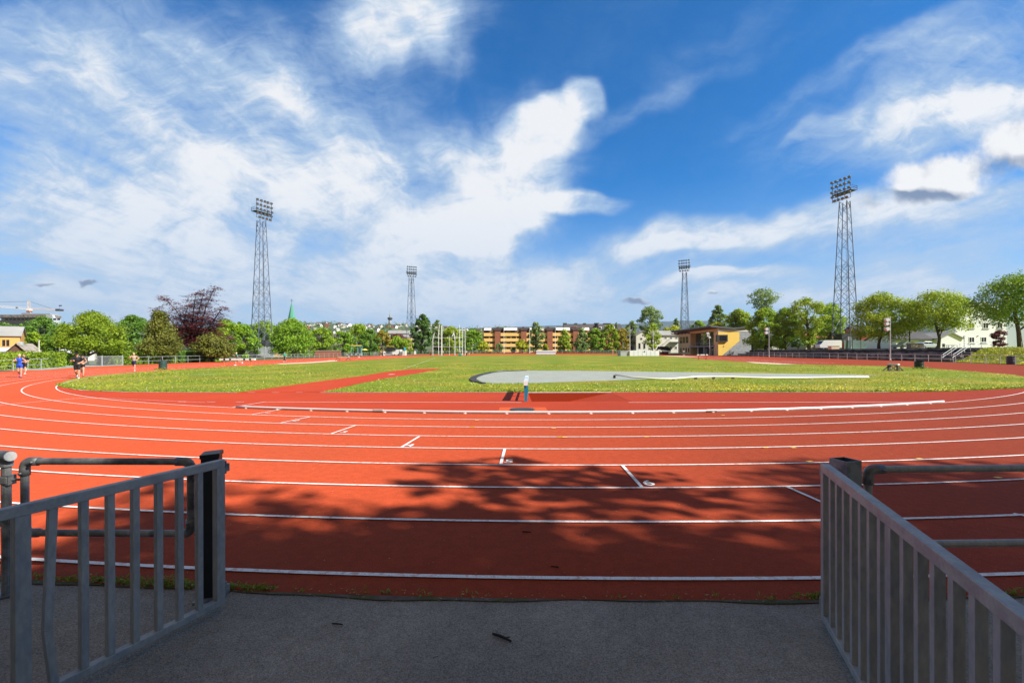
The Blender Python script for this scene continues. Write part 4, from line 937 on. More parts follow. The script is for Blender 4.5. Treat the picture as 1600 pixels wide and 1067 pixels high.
    hedge('long low dark hedge behind the far bend', [hp(870, 197), hp(920, 196), hp(975, 195)], .9, 1.2, leaf='lf_dark', seed=8, L=.5, cov=1.6)
    hedge('dark low hedge behind the throwing cage', [hp(630, 192), hp(690, 193), hp(775, 196)], .8, 1.2, leaf='lf_dark', seed=9, L=.5, cov=1.6)

def shade_tree(label, x, y, R, z0, z1, s):
    rng = np.random.default_rng(s); t = thing('broadleaf_tree', label, 'tree', (x, y, 0)); H = z1 - z0
    nc = 120 if R > 4.1 else 52; cc = []
    for i in range(nc):
        th = rng.uniform(0, 6.283); tt = rng.beta(1.2, 1.2); m = 1 + .18 * math.sin(3 * th + s) + .12 * math.sin(5 * th + 2 * s)
        r = R * prof('round', tt) * m * rng.random() ** .42; cc.append((r * math.cos(th), r * math.sin(th), z0 + H * tt))
    cc = np.array(cc); idx = np.repeat(np.arange(nc), 330 if R > 4.1 else 280); d = rng.normal(size=(len(idx), 3)); d /= np.linalg.norm(d, axis=1, keepdims=True)
    cen = cc[idx] + d * (rng.random(len(idx)) ** .5 * R * .22)[:, None]
    leaf_object('crown', cen, d, .42, 'lf_shade', rng, t)
    mb = MB(); P = [Vector((0, 0, 0)), Vector((.1, .05, z0 * .8)), Vector((0, 0, z0 + H * .5))]; mb.path(P, [.34, .26, .1], 9)
    for i in rng.permutation(nc)[:16]:
        c = Vector(cc[i]); sp = P[1].lerp(P[2], rng.random()); mb.path([sp, sp.lerp(c, .5), c], [.11, .07, .02], 6)
    mb.build('trunk', 'trunk', t, smooth=True)
# ------------------------------------------------------------------ floodlight towers
def tower(label, px, top, Y, zb, rot, half0=3.1, half1=1.2):
    base = W(px, Y, z=zb); H = zat(px, top, Y) - zb; t = thing('floodlight_tower', label, 'floodlight tower', base, 0, 'lattice floodlight towers around the field')
    zf = H - 5.6                                             # where the lattice ends
    def corner(k, z):
        r = half0 + (half1 - half0) * z / zf; a = rot + k * math.pi / 2
        return Vector((r * math.sin(a), -r * math.cos(a), z))
    mb = MB()
    for k in range(4): mb.tube(corner(k, 0), corner(k, zf), .13, .10, 6)
    z = 0.; n = 0
    while z < zf - .3:
        h = 2.0 * (half0 + (half1 - half0) * z / zf) * .62 + .35; z2 = min(z + h, zf)
        if zf - z2 < .8: z2 = zf
        for k in range(4):
            a0, b0, a1, b1 = corner(k, z), corner(k + 1, z), corner(k, z2), corner(k + 1, z2)
            if n % 2: mb.tube(a0, b1, .052, n=4)
            else: mb.tube(b0, a1, .052, n=4)
            mb.tube(a1, b1, .04, n=4) if n % 3 == 2 or n < 6 else None
            if n < 6: (mb.tube(b0, a1, .052, n=4) if n % 2 else mb.tube(a0, b1, .052, n=4))
        z = z2; n += 1
    mb.build('lattice', 'lattice', t)
    # ladder and small warning-lamp brackets
    mb = MB(); mb.tube((.35, 0, .5), (.35, 0, zf), .035, n=4); mb.tube((.75, 0, .5), (.75, 0, zf), .035, n=4)
    for i in range(int(zf / .9)): mb.tube((.35, 0, .7 + i * .9), (.75, 0, .7 + i * .9), .025, n=4)
    mb.build('ladder', 'lattice', t)
    ctr = Vector((8, 92)) - base.xy; f = Vector((ctr.x, ctr.y, 0)).normalized(); s = Vector((-f.y, f.x, 0)); Z = Vector((0, 0, 1))
    mb = MB(); zp = H - 3.4
    # service platform with rails, and the bars that carry the lamps
    mb.beam(s * -2.5 + f * .2 + Z * zp, s * 2.5 + f * .2 + Z * zp, 2.1, .12)
    for q in (.55, 1.1):
        for a, b in ((-2.5, 2.5),):
            mb.tube(s * a - f * .85 + Z * (zp + q), s * b - f * .85 + Z * (zp + q), .04, n=5)
        for e in (-2.5, 2.5): mb.tube(s * e - f * .85 + Z * (zp + q), s * e + f * 1.2 + Z * (zp + q), .04, n=5)
    for e in (-2.5, -.9, .9, 2.5): mb.tube(s * e - f * .85 + Z * zp, s * e - f * .85 + Z * (zp + 1.1), .05, n=5)
    for e in (-2.3, -.9, .9, 2.3): mb.tube(s * e + f * 1.25 + Z * (H - 5.4), s * e + f * 1.25 + Z * (H - .35), .06, n=5)
    rows = (H - .45, H - 1.75, H - 3.05, H - 4.25, H - 5.35)
    for z in rows: mb.tube(s * -2.4 + f * 1.25 + Z * z, s * 2.4 + f * 1.25 + Z * z, .06, n=5)
    for k in range(4): mb.tube(corner(k, zf), corner(k, zf) * .9 + Z * .0 + Z * (zp - zf), .09, n=5)
    mb.build('head_frame', 'dark', t)
    shell = MB(); a = f * .8 - Z * .6; a.normalize(); u = a.cross(s)
    def drum(mb, prof):
        o = len(mb.v); n = 12
        for r, d in prof:
            for j in range(n):
                q = 2 * math.pi * j / n; mb.v.append(tuple(a * d + (s * math.cos(q) + u * math.sin(q)) * r))
        for i in range(len(prof) - 1):
            for j in range(n): mb.f.append((o + i * n + j, o + i * n + (j + 1) % n, o + (i + 1) * n + (j + 1) % n, o + (i + 1) * n + j))
        mb.f.append(tuple(o + j for j in range(n))); mb.f.append(tuple(o + (len(prof) - 1) * n + j for j in range(n)))
    drum(shell, [(.10, -.42), (.20, -.34), (.30, -.12), (.37, .10), (.37, .16)]); shell.beam(Vector((0, 0, 0)) - f * .1, -f * .1 - Z * .5, .06, .06)
    gl = MB(); drum(gl, [(.34, .165), (.34, .18)])
    proto = None
    for ri, z in enumerate(rows):
        cols = (-2.2, -1.1, 0, 1.1, 2.2) if ri < 4 else (-1.65, -.55, .55, 1.65)
        for c in cols:
            loc = s * (c + RND.uniform(-.1, .1)) + f * 1.5 + Z * (z + .22)
            if proto is None:
                proto = shell.build('floodlight', 'lampshell', t, loc=loc); gl.build('glass', 'lampglass', proto)
            else:
                q = copy_tree(proto, t); q.location = loc
    return t, base, corner

def tower_base(t, base, corner, kind):
    z = 2.4
    if kind == 'left':
        MB().b2((-2.2, -1.4, 3.2), (1.9, 1.4, 4.9)).build('switch_cabin', 'dark', t)
        mb = MB()
        for k in range(4):
            a, b = corner(k, 0) * 1.06, corner(k + 1, 0) * 1.06; n = 34
            for i in range(n + 1):
                p = a.lerp(b, i / n); mb.tube((p.x, p.y, 0), (p.x, p.y, 2.9), .028 if i % 8 else .05, n=4)
            for h in (.1, 1., 1.9, 2.85): mb.tube((a.x, a.y, h), (b.x, b.y, h), .03, n=4)
        mb.build('enclosure', 'fence_grey', t)
        MB().box((.6, -3.0, 1.7), (.45, .05, .45)).build('notice', 'white', t)
    elif kind == 'right':
        MB().b2((-1.9, -1.5, 1.9), (1.9, 1.6, 4.0)).build('switch_cabin', 'dark', t)
        MB().b2((-.4, -1.53, 2.3), (.5, -1.5, 3.3)).build('cabin_door', 'grey', t)
        mb = MB(); mb.b2((-2.1, -2.6, .1), (4.4, -2.54, 2.3)); mb.build('windbreak_net', 'mesh_green', t)
        mb = MB()
        for x in (-2.1, .1, 2.2, 4.4): mb.tube((x, -2.65, 0), (x, -2.65, 2.4), .04, n=6)
        mb.build('net_posts', 'fence_grey', t)

# ------------------------------------------------------------------ buildings
def wall_box(t, x0, y0, z0, x1, y1, z1, m, name='wall'): return MB().b2((x0, y0, z0), (x1, y1, z1)).build(name, m, t)
def window(t, x0, x1, z0, z1, y, frame='white', glass='glass', fr=.10, mull=1, nrm=-1, axis='x', name='window'):
    # frame standing 5 cm proud of the wall at y (axis x) or of the wall at x=y (axis y), glass inside it
    mb = MB(); d = .06 * nrm
    def B(a0, a1, b0, b1, y0, y1):
        if axis == 'x': mb.b2((a0, y0, b0), (a1, y1, b1))
        else: mb.b2((y0, a0, b0), (y1, a1, b1))
    B(x0, x1, z0, z0 + fr, y, y + d); B(x0, x1, z1 - fr, z1, y, y + d); B(x0, x0 + fr, z0 + fr, z1 - fr, y, y + d); B(x1 - fr, x1, z0 + fr, z1 - fr, y, y + d)
    for i in range(1, mull + 1):
        c = x0 + (x1 - x0) * i / (mull + 1); B(c - fr * .35, c + fr * .35, z0 + fr, z1 - fr, y, y + d)
    o = mb.build(name, frame, t)
    mb = MB(); B(x0 + fr, x1 - fr, z0 + fr, z1 - fr, y + d * .2, y + d * .4); mb.build('pane', glass, o)
    return o
def gable_roof(t, x0, x1, y0, y1, ze, zr, m, axis='x', over=.5, th=.22, name='roof'):
    mb = MB()
    if axis == 'x':
        c = (y0 + y1) / 2; k = (zr - ze) / (c - y0)
        pts = [(x0 - over, y0 - over, ze - over * k), (x0 - over, c, zr), (x0 - over, y1 + over, ze - over * k), (x0 - over, y1 + over, ze - over * k + th), (x0 - over, c, zr + th), (x0 - over, y0 - over, ze - over * k + th)]
        mb.prism(pts[0:2] + pts[4:6], (x1 - x0 + 2 * over, 0, 0)); mb.prism(pts[1:5], (x1 - x0 + 2 * over, 0, 0))
    else:
        c = (x0 + x1) / 2; k = (zr - ze) / (c - x0)
        pts = [(x0 - over, y0 - over, ze - over * k), (c, y0 - over, zr), (x1 + over, y0 - over, ze - over * k), (x1 + over, y0 - over, ze - over * k + th), (c, y0 - over, zr + th), (x0 - over, y0 - over, ze - over * k + th)]
        mb.prism(pts[0:2] + pts[4:6], (0, y1 - y0 + 2 * over, 0)); mb.prism(pts[1:5], (0, y1 - y0 + 2 * over, 0))
    return mb.build(name, m, t)
def gable_wall(t, x0, x1, y0, y1, z0, ze, zr, m, axis='x', name='wall'):
    # a closed house body with its gable triangles
    if axis == 'x':
        c = (y0 + y1) / 2; return MB().prism([(x0, y0, z0), (x0, y1, z0), (x0, y1, ze), (x0, c, zr), (x0, y0, ze)], (x1 - x0, 0, 0)).build(name, m, t)
    c = (x0 + x1) / 2; return MB().prism([(x0, y0, z0), (x1, y0, z0), (x1, y0, ze), (c, y0, zr), (x0, y0, ze)], (0, y1 - y0, 0)).build(name, m, t)

def build_flats():
    Y = 228.; zg = gz(Y); base = W(756, Y, z=zg); t = thing('apartment_building', 'four-storey flats with yellow balcony bands and brown brick stair towers', 'apartment building', base)
    k = Y / FP
    def X(px): return (px - 756) * k
    def Z(py): return CAMH - (py - 550.1) * k - zg
    x1 = X(926); top = Z(519)
    wall_box(t, 0, 1.6, 0, x1, 14, top, 'brickdark')
    wall_box(t, x1, .2, 0, x1 + 1.6, 14.2, Z(517), 'brick', 'end_wall')
    wall_box(t, -.4, .3, 0, 0, 14, Z(516.5), 'brick', 'end_wall')
    # dark mansard roof
    MB().prism([(0, 1.2, top), (0, 14.3, top), (0, 12, Z(511.6)), (0, 3.8, Z(511.6))], (x1 + 1.6, 0, 0)).build('roof', 'roofbrown', t)
    for px in (777.5, 818.5, 859.2, 899.5):
        xc = X(px); w = 1.35
        mb = MB(); mb.prism([(xc - w, -1.1, 0), (xc + w, -1.1, 0), (xc + w, -1.1, Z(516.8)), (xc - w, -1.1, Z(516.8))], (0, 3.2, 0)); o = mb.build('stair_tower', 'brick', t)
        MB().prism([(xc - w - .3, -1.3, Z(516.8)), (xc - w - .3, 2.6, Z(514.3)), (xc + w + .3, 2.6, Z(514.3)), (xc + w + .3, -1.3, Z(516.8))], (0, 0, .25)).build('stair_roof', 'roofbrown', o)
    for px in (777, 818, 858, 898):
        MB().b2((X(px) - .6, 6, Z(511.8)), (X(px) + .6, 7.2, Z(509.6))).build('chimney', 'brickdark', t)
    for a, b in ((756, 773), (782.3, 815), (822.2, 856), (863, 896), (903.2, 922)):
        for i, (za, zb_) in enumerate(((520.2, 525.2), (528.7, 533.4), (537.1, 541.9), (545.6, 550.3))):
            MB().b2((X(a), -.5, Z(zb_)), (X(b), .0 if i else 1.6, Z(za))).build('balcony_parapet', 'yellow', t)
            if i: MB().b2((X(a), -.45, Z(zb_) - .25), (X(b), 1.6, Z(zb_) - .003)).build('balcony_floor', 'concrete', t)
        n = max(2, round((b - a) / 8.2)); st = (b - a) / n
        for i in range(n):
            for zt, zb_ in ((516.6, 520.8), (525.2, 529.2), (533.2, 537.6), (541.7, 546.2)):
                window(t, X(a + st * i + 1.1), X(a + st * (i + 1) - .6), Z(zb_) + .1, Z(zt) - .25, 1.6, 'yellow' if i % 2 else 'brickdark', 'glass', .16, 1)
        for i in range(n + 1):                                   # pale dividing fins
            if 0 < i < n: MB().b2((X(a + st * i) - .12, -.3, Z(550)), (X(a + st * i) + .12, 1.58, Z(525.2))).build('fin', 'tan', t)
    for a, b in ((756.5, 767.5), (787.2, 808.2), (828.5, 849.6), (869.2, 890.6), (909.5, 921)):
        MB().prism([(X(a), .05, Z(516)), (X(b), .05, Z(516)), (X(b), 1.3, Z(511.4)), (X(a), 1.3, Z(511.4))], (0, .5, 0)).build('penthouse_front', 'white', t)
        MB().b2((X(a), 1.0, Z(511.9)), (X(b), 6, Z(511.2))).build('penthouse_roof', 'grey', t)
    # long dark-roofed block behind
    Y = 268.; k = Y / FP; zg = gz(Y); base = W(883, Y, z=zg); t = thing('apartment_building', 'long building with a dark pitched roof and chimneys behind the balcony flats', 'apartment building', base)
    x1 = X2 = (972 - 883) * k; ze = zat(930, 516, Y) - zg; zr = zat(930, 506.6, Y + 6) - zg
    gable_wall(t, 0, x1, 0, 12, 0, ze, zr, 'brick'); gable_roof(t, 0, x1, 0, 12, ze, zr, 'roof')
    for px, h, w in ((884.5, 504.8, 1.1), (902, 505, .8), (916, 505, .8), (933.5, 504.6, .7), (949.5, 505, 1.3), (955.5, 505, .8)):
        x = (px - 883) * k; MB().b2((x - w, 5.2, zr - .6), (x + w, 6.8, zat(px, h, Y + 6) - zg)).build('chimney', 'dark', t)
    for px in (898, 915, 937, 957.5):
        x = (px - 883) * k; d = MB().b2((x - 1.5, 1.2, ze + .3), (x + 1.5, 4.6, ze + 2.2)).build('dormer', 'white' if px > 930 else 'brick', t)
        MB().b2((x - 1., 1.12, ze + .6), (x + 1., 1.19, ze + 1.9)).build('pane', 'glass', d)
    wall = MB().b2(((934.5 - 883) * k, -.3, ze - .5), ((936 - 883) * k, 12.3, zr + .5)); wall.build('fire_wall', 'concrete', t)
    MB().b2((26, -.9, 3), (31, -.02, 4.4)).build('balcony', 'yellow', t)

def build_pavilion():
    x0, y0 = 64., 141.; zg = gz(y0); t = thing('pavilion', 'two-storey sports pavilion with a yellow end wall and a swept grey roof', 'building', (x0, y0, zg))
    Lx, Ly = 10.2, 34.
    zt = 7.6
    # left face towards the track: tan walls, glazed bay over a recess; end wall: yellow, grey part at right
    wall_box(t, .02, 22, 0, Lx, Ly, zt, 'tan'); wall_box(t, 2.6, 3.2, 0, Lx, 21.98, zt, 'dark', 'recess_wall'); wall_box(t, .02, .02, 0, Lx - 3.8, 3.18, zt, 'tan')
    MB().b2((-.03, -.03, 0), (6.6, .015, zt - .2)).build('yellow_end_wall', 'yellowwall', t)
    MB().b2((6.6, -.04, 0), (Lx, .9, zt - .2)).build('grey_end_wall', 'concshade', t)
    MB().prism([(1.2, -.10, 0), (6.6, -.10, 0), (6.6, -.10, 4.5)], (0, .065, 0)).build('grey_end_wedge', 'concshade', t)
    MB().b2((-.05, -.08, zt - .2), (Lx + .2, .3, zt + .55)).build('white_fascia', 'white', t)
    # roof: low V seen from the end, long overhang over the track side
    prof_ = [(-2.6, 9.05), (-2.3, 8.75), (4.6, 8.15), (11.6, 8.95), (11.6, 9.2), (4.6, 8.55), (-2.3, 9.3)]
    MB().prism([(x, -.55, z) for x, z in prof_], (0, Ly + 1.6, 0)).build('roof', 'roofblue', t)
    MB().prism([(-2.2, .4, 8.70), (-.1, .4, 8.5), (-.1, .4, 8.38), (-2.2, .4, 8.58)], (0, Ly + .4, 0)).build('soffit', 'brownwood', t)
    for i in range(5): MB().beam((-2.0, 22.5 + i * 3.4, 8.2), (1.2, 22.5 + i * 3.4, 7.7), .3, .4).build('roof_beam', 'brownwood', t)
    MB().b2((-.02, 21.9, zt), (.4, Ly, zt + .5)).build('upper_band', 'white', t)
    MB().prism([(.3, .4, zt), (10.1, .4, zt), (10.1, .4, 8.6), (4.6, .4, 8.13), (.3, .4, 8.5)], (0, 33.4, 0)).build('clerestory', 'tan', t)
    # glazed upper storey
    for i in range(6):
        y = 3.3 + i * 3.1; f = MB().b2((1.9, y, 3.3), (2.05, y + .12, 7.6)).build('glazing_post', 'dark', t)
        MB().b2((1.95, y + .14, 3.4), (2.0, y + 3.08, 7.5)).build('glass_panel', 'glassgreen', t)
    MB().b2((-.25, 2.6, 2.75), (2.6, 22.6, 3.15)).build('balcony_slab', 'grey', t)
    mb = MB()
    for h in (.5, 1.0): mb.tube((-.2, 2.7, 3.15 + h), (-.2, 22.5, 3.15 + h), .03, n=5)
    for i in range(9): mb.tube((-.2, 2.7 + i * 2.47, 3.15), (-.2, 2.7 + i * 2.47, 4.15), .03, n=5)
    mb.build('balcony_rail', 'fence_grey', t)
    for y in (6.2, 11, 16): MB().b2((.2, y, 0), (.55, y + .35, 2.75)).build('column', 'palewall', t)
    for y in (5, 9, 14): MB().b2((2.5, y, 0), (2.58, y + 1.6, 2.3)).build('door', 'grey', t)
    for y in (24, 27, 30): window(t, y, y + 2.3, 4.4, 6.7, .02, 'dark', 'glassgreen', .12, 0, -1, 'y')
    for y in (23, 25.4, 27.8, 30.6): window(t, y, y + 1.0, 1.0, 2.6, .02, 'brownwood', 'glass', .1, 0, -1, 'y')
    # corner window box on the end wall
    o = MB().b2((-.5, -.5, 4.3), (2.75, .6, 6.4)).build('corner_window', 'dark', t)
    MB().b2((.25, -.54, 4.62), (2.45, -.505, 6.1)).build('pane', 'glass', o); MB().b2((-.54, -.3, 4.62), (-.505, .5, 6.1)).build('pane', 'glassgreen', o)
    MB().b2((1.55, -.12, 2.7), (1.8, -.035, 2.95)).build('wall_lamp', 'dark', t)

def build_terraces():
    t = thing('terrace', 'weathered concrete spectator terraces in four steps behind the right-hand railing', 'terrace', (65.2, 70, 0))
    y0, y1 = 0., 66.
    steps = ((0, 1.15, .86), (2.2, 1.95, .0), (4.4, 2.0, 0), (6.6, 2.62, 0))
    zs = (.78, 1.22, 1.72, 2.34); xs = (0, 2.3, 4.6, 6.9, 9)
    for i, z in enumerate(zs):
        x = xs[i]
        mb = MB(); cut = (-2.4, -1.6, -.8, 0)[i]
        n = 24
        for j in range(n):
            a = y0 + cut + (y1 - y0 - cut) * j / n; b = y0 + cut + (y1 - y0 - cut) * (j + 1) / n
            dz = RND.uniform(-.03, .03); mb.b2((x, a + .01, z - .36), (x + .55, b - .01, z + dz)); 
        mb.build('seat_slab', 'concrete', t)
        MB().b2((x + .22, y0 + cut, -.4), (xs[i + 1] + .22, y1, z - .40)).build('riser', 'concdark', t)  # riser much darker than the seat slab
        if i == 3: MB().b2((x + .1, y0 + cut, z - .36), (x + .14, y1, z)).build('back_wall', 'concrete', t)
    # plateau behind and the grass bank at the near end
    mb = MB(); P = [(72.4, 66.5), (73.2, 140), (260, 260), (260, 20), (66, 20), (70, 40), (72, 55)]
    mb.poly([(x, y, 2.26) for x, y in P]); mb.poly([(73.2, 140, 2.26), (73.2, 140, 0), (260, 260, 0), (260, 260, 2.26)])
    tag(mb.build('raised_ground', 'verge', fixn=False), kind='structure')
    mb = MB(); A = [(61.0, 52.5), (63.4, 60), (64.6, 66.8), (57, 42), (52, 33)]; lo = [(52, 33), (57.2, 42.5), (61.2, 53), (63.6, 60.5), (65.1, 67)]; hi = [(66, 20), (70, 40), (72, 55), (72.2, 61), (72.5, 69.2)]
    n = 14
    G0 = []
    for i in range(len(lo) - 1):
        for j in range(n):
            def pt(k, q):
                a, b = Vector(lo[k]), Vector(hi[k]); s = q / n; p = a.lerp(b, s); e = s * s * (3 - 2 * s)
                return (p.x, p.y, gz(p.y) * (1 - e) + 2.262 * e + .02 - .06 * (j == 0) * 0)
            mb.poly([pt(i, j), pt(i, j + 1), pt(i + 1, j + 1), pt(i + 1, j)])
    tag(mb.build('grass_bank', 'verge', smooth=True), kind='structure')
    rng = np.random.default_rng(21); q = []
    for _ in range(7000):
        k = rng.integers(1, 4); a, b = rng.random(2); p = Vector(lo[k]).lerp(Vector(lo[k + 1]), a).lerp(Vector(hi[k]).lerp(Vector(hi[k + 1]), a), b); e = b * b * (3 - 2 * b)
        q.append((p.x, p.y, gz(p.y) * (1 - e) + 2.262 * e + .10))
    tag(leaf_object('bank_grass', np.array(q), np.tile([0, -.3, .6], (len(q), 1)), .26, 'lf_blade', rng, wr=.35, rnd=.9, updir=.2), kind='stuff')
    q = np.array(q)[rng.choice(len(q), 420, False)] + np.array([0, 0, .12])
    tag(leaf_object('bank_dandelions', q, np.tile([0, -.5, .8], (len(q), 1)), .13, 'dandy', rng, wr=.9), kind='stuff')

def rails(name, label, P, h, sp, m, heights, r=.024, pr=.026, parent=None, top_rect=False, cat='fence', phase=0.):
    # a railing along ground points P: rails follow the line, posts every sp metres
    o = Vector(P[0]); t = thing(name, label, cat, o)
    P = [Vector(p) for p in P]
    for hh in heights:
        mb = MB(); mb.path([p - o + Vector((0, 0, hh)) for p in P], r, 6); mb.build('rail', m, t)
    acc = phase
    for a, b in zip(P[:-1], P[1:]):
        d = b - a; ln = d.length; s = acc
        while s < ln:
            q = a + d * (s / ln) - o; mb = MB(); mb.tube(q, q + Vector((0, 0, h)), pr, n=6); mb.build('post', m, t); s += sp
        acc = s - ln
    return t

def build_fences():
    def gp(px, Y): return W(px, Y)
    L = [gp(-60, 39.6), gp(0, 42.9), gp(38, 46.4), gp(75, 50.5)]
    rails('perimeter_fence', 'pale two-rail fence at the left edge behind the runners', L, 1.13, 2.45, 'fence', (1.1, .52), phase=.4)
    L2 = [Vector((-51.65, 54.2, gz(54.2))), Vector((-51.6, 60.2, gz(60.2)))]
    t = thing('mesh_gate', 'wide pale steel gate of upright bars in the left fence', 'gate', L2[0]); d = L2[1] - L2[0]; n = 42
    mb = MB()
    for i in range(n + 1): mb.tube(d * (i / n), d * (i / n) + Vector((0, 0, 1.25)), .012, n=4)
    mb.build('bars', 'fence', t)
    mb = MB()
    for h in (.08, 1.25): mb.tube(Vector((0, 0, h)), d + Vector((0, 0, h)), .03, n=6)
    mb.build('frame', 'fence', t)
    for s in (0, .5, 1.): MB().box(d * s + Vector((0, 0, .68)), (.09, .09, 1.36)).build('post', 'fence', t)
    L3 = [Vector((-51.6, 62, gz(62))), Vector((-51.4, 69, gz(69))), Vector((-49.4, 96, gz(96))), Vector((-46.5, 132, gz(132))), Vector((-42.5, 152, gz(152))), Vector((-36, 172, gz(172)))]
    rails('perimeter_fence', 'long pale two-rail fence along the left straight in front of the hedges', L3, 1.13, 2.45, 'fence', (1.1, .52))
    L4 = [W(520, 178), W(640, 188), W(760, 189), W(900, 188.5), W(985, 188)]
    rails('perimeter_fence', 'low dark fence behind the far bend', L4, 1.1, 3.2, 'fence_grey', (1.08, .55), r=.03, pr=.035)
    R = [Vector((64.3, 133, gz(133))), Vector((64.1, 114, gz(114))), Vector((63.8, 90, gz(90))), Vector((63.6, 70, gz(70))), Vector((62.4, 60.5, gz(60.5))), Vector((60.5, 53.7, gz(53.7))), Vector((57.5, 46, gz(46)))]
    rails('track_railing', 'grey two-rail railing in front of the terraces and grass bank on the right', R, 1.1, 2.45, 'fence_grey', (1.08, .50), r=.034, pr=.038)
    U = [Vector((71.2, 63.5, 2.0)), Vector((70.6, 58, 2.0)), Vector((69.5, 50, 2.0))]
    rails('bank_railing', 'thin grey railing along the top of the grass bank on the right', U, 1.2, 4.6, 'fence_grey', (1.15, .62), r=.022, pr=.028)
    # stair rails beside the terraces
    t = thing('stair_handrail', 'pair of sloping pale handrails at the near end of the terraces', 'handrail', (65.4, 67.5, gz(67.5)))
    for dy in (0, 1.6):
        A, B = Vector((0, dy, 1.0)), Vector((3.3, dy + .5, 2.85)); C = Vector((7.2, dy + 1.2, 3.0))
        for dz in (0, -.38):
            mb = MB(); mb.path([A + Vector((0, 0, dz)), B + Vector((0, 0, dz)), C + Vector((0, 0, dz))], .04, 8); mb.build('rail', 'fence', t)
        for q in (.06, .5, .97): mb = MB(); p = A.lerp(B, q); mb.tube((p.x, p.y, p.z - 1.15), p, .035, n=6); mb.build('post', 'fence', t)
        mb = MB(); mb.tube((C.x, C.y, 1.6), C, .035, n=6); mb.build('post', 'fence', t)

def build_right_houses():
    # white garage-like building
    Y = 96.; zg = 2.26
    def X(px, y=Y): return (px - 800) * y / FP
    def Z(px, py, y=Y): return zat(px, py, y) - zg
    x0, x1, x2 = X(1400), X(1455), X(1493); b = Vector((x0, Y, zg)); t = thing('garage_building', 'low white building with a dark roof and a gable end behind the terraces', 'building', b)
    w = x1 - x0; ze = Z(1430, 530); zr = Z(1430, 518.5, Y + 4)
    gable_wall(t, 0, w + .5, 0, 8, 0, ze, zr, 'whitewood'); gable_roof(t, 0, w + .3, 0, 8, ze, zr, 'roof', over=.35)
    g0, g1 = w + .35, x2 - x0; gc = Z(1476, 520, Y - 1.2)
    gable_wall(t, g0, g1, -1.4, 7.6, 0, Z(1456, 529), gc, 'whitewood', 'y', 'gable_wing'); gable_roof(t, g0, g1, -1.4, 7.6, Z(1456, 529), gc, 'roofgrey', 'y', over=.3, th=.18, name='wing_roof')
    for px in (1413, 1440): window(t, X(px) - x0 - .5, X(px) - x0 + .5, ze - 1.6, ze - .7, 0, 'white', 'glass', .08, 0); MB().b2((X(px) - x0 - .6, -.05, ze - .45), (X(px) - x0 + .6, -.003, ze - .32)).build('vent', 'grey', t)
    # white house
    Y = 99.; b = Vector((X(1493, Y), Y, zg)); t = thing('white_house', 'tall white gabled house partly hidden by the large tree at the right edge', 'house', b)
    w = X(1573, Y) - b.x; ze = zat(1500, 494, Y) - zg; zr = zat(1533, 473, Y) - zg
    gable_wall(t, 0, w, 0, 9, 0, ze, zr, 'whitewood', 'y'); gable_roof(t, 0, w, 0, 9, ze, zr, 'roof', 'y', over=.55, th=.2)
    mb = MB(); c = w / 2; k = (zr - ze) / c
    for s in (-1, 1): mb.beam((c, -.58, zr + .06), (c + s * (c + .55), -.58, ze - .55 * k + .06), .08, .34)
    mb.build('bargeboard', 'white', t)
    for px, p0, p1 in ((1517.5, 504, 513.5), (1518, 526.5, 536.5), (1537, 526.5, 536.5), (1540, 504, 513.5), (1562, 504, 513.5)):
        x = X(px, Y) - b.x; window(t, x - .62, x + .62, zat(px, p1, Y) - zg, zat(px, p0, Y) - zg, 0, 'white', 'glass', .1, 1); MB().b2((x - .75, -.12, zat(px, p1, Y) - zg - .12), (x + .75, -.003, zat(px, p1, Y) - zg - .01)).build('window_sill', 'grey', t)
    MB().box((X(1528, Y) - b.x, -.08, zat(1528, 524.5, Y) - zg), (.16, .15, .16)).build('wall_lamp', 'grey', t)
    wing = MB().b2((w + .01, 1.2, 0), (w + 7, 9, ze - .3)).build('shade_tinted_wing', 'carblue', t)  # pale blue paints in the shade on the white house's side
    # red house behind the maple
    Y = 128.; b = Vector((X(1346, Y), Y, zg)); t = thing('red_house', 'red timber house with white windows behind the yellow-olive maple', 'house', b)
    w = X(1402, Y) - b.x; ze = zat(1370, 519, Y) - zg; gable_wall(t, 0, w, 0, 8, 0, ze, ze + 1.8, 'brickred'); gable_roof(t, 0, w, 0, 8, ze, ze + 1.8, 'roof', over=.3)
    for px, a in ((1353, 1.0), (1390, 1.0), (1371, .8)): x = X(px, Y) - b.x; window(t, x - a * .62, x + a * .62, zat(px, 539, Y) - zg, zat(px, 531, Y) - zg, 0, 'white', 'glass', .14, 1)
    MB().b2((w * .02, -1.2, 0), (w * .2, -.02, 2.2)).build('porch', 'dark', t)
    # pale house behind the van
    Y = 132.; b = Vector((X(1258, Y), Y, zg)); t = thing('pale_house', 'pale yellow-white house behind the white van', 'house', b)
    w = X(1303, Y) - b.x; ze = zat(1280, 528, Y) - zg; gable_wall(t, 0, w, 0, 9, 0, ze, ze + 2.4, 'palewall'); gable_roof(t, 0, w, 0, 9, ze, ze + 2.4, 'brick')
    window(t, 2.2, 3.6, .8, 2.4, 0, 'white', 'glass', .14, 1)
    MB().prism([(w * .45, -3.4, 0), (w * .98, -3.4, 0), (w * .98, -3.4, 2.3), (w * .72, -3.4, 3.2), (w * .45, -3.4, 2.3)], (0, 3.38, 0)).build('shed', 'dark', t)
    # white house glimpsed under the bright maples
    Y = 150.; b = Vector((X(1182, Y), Y, 2)); t = thing('white_house', 'white house glimpsed below the bright green maples', 'house', b)
    w = X(1250, Y) - b.x; gable_wall(t, 0, w, 0, 9, 0, 3., 6, 'palewall'); gable_roof(t, 0, w, 0, 9, 3., 6, 'roof')
    for i in range(3): window(t, 2 + i * 4, 3.4 + i * 4, .9, 2.3, 0, 'white', 'glass', .14, 1)
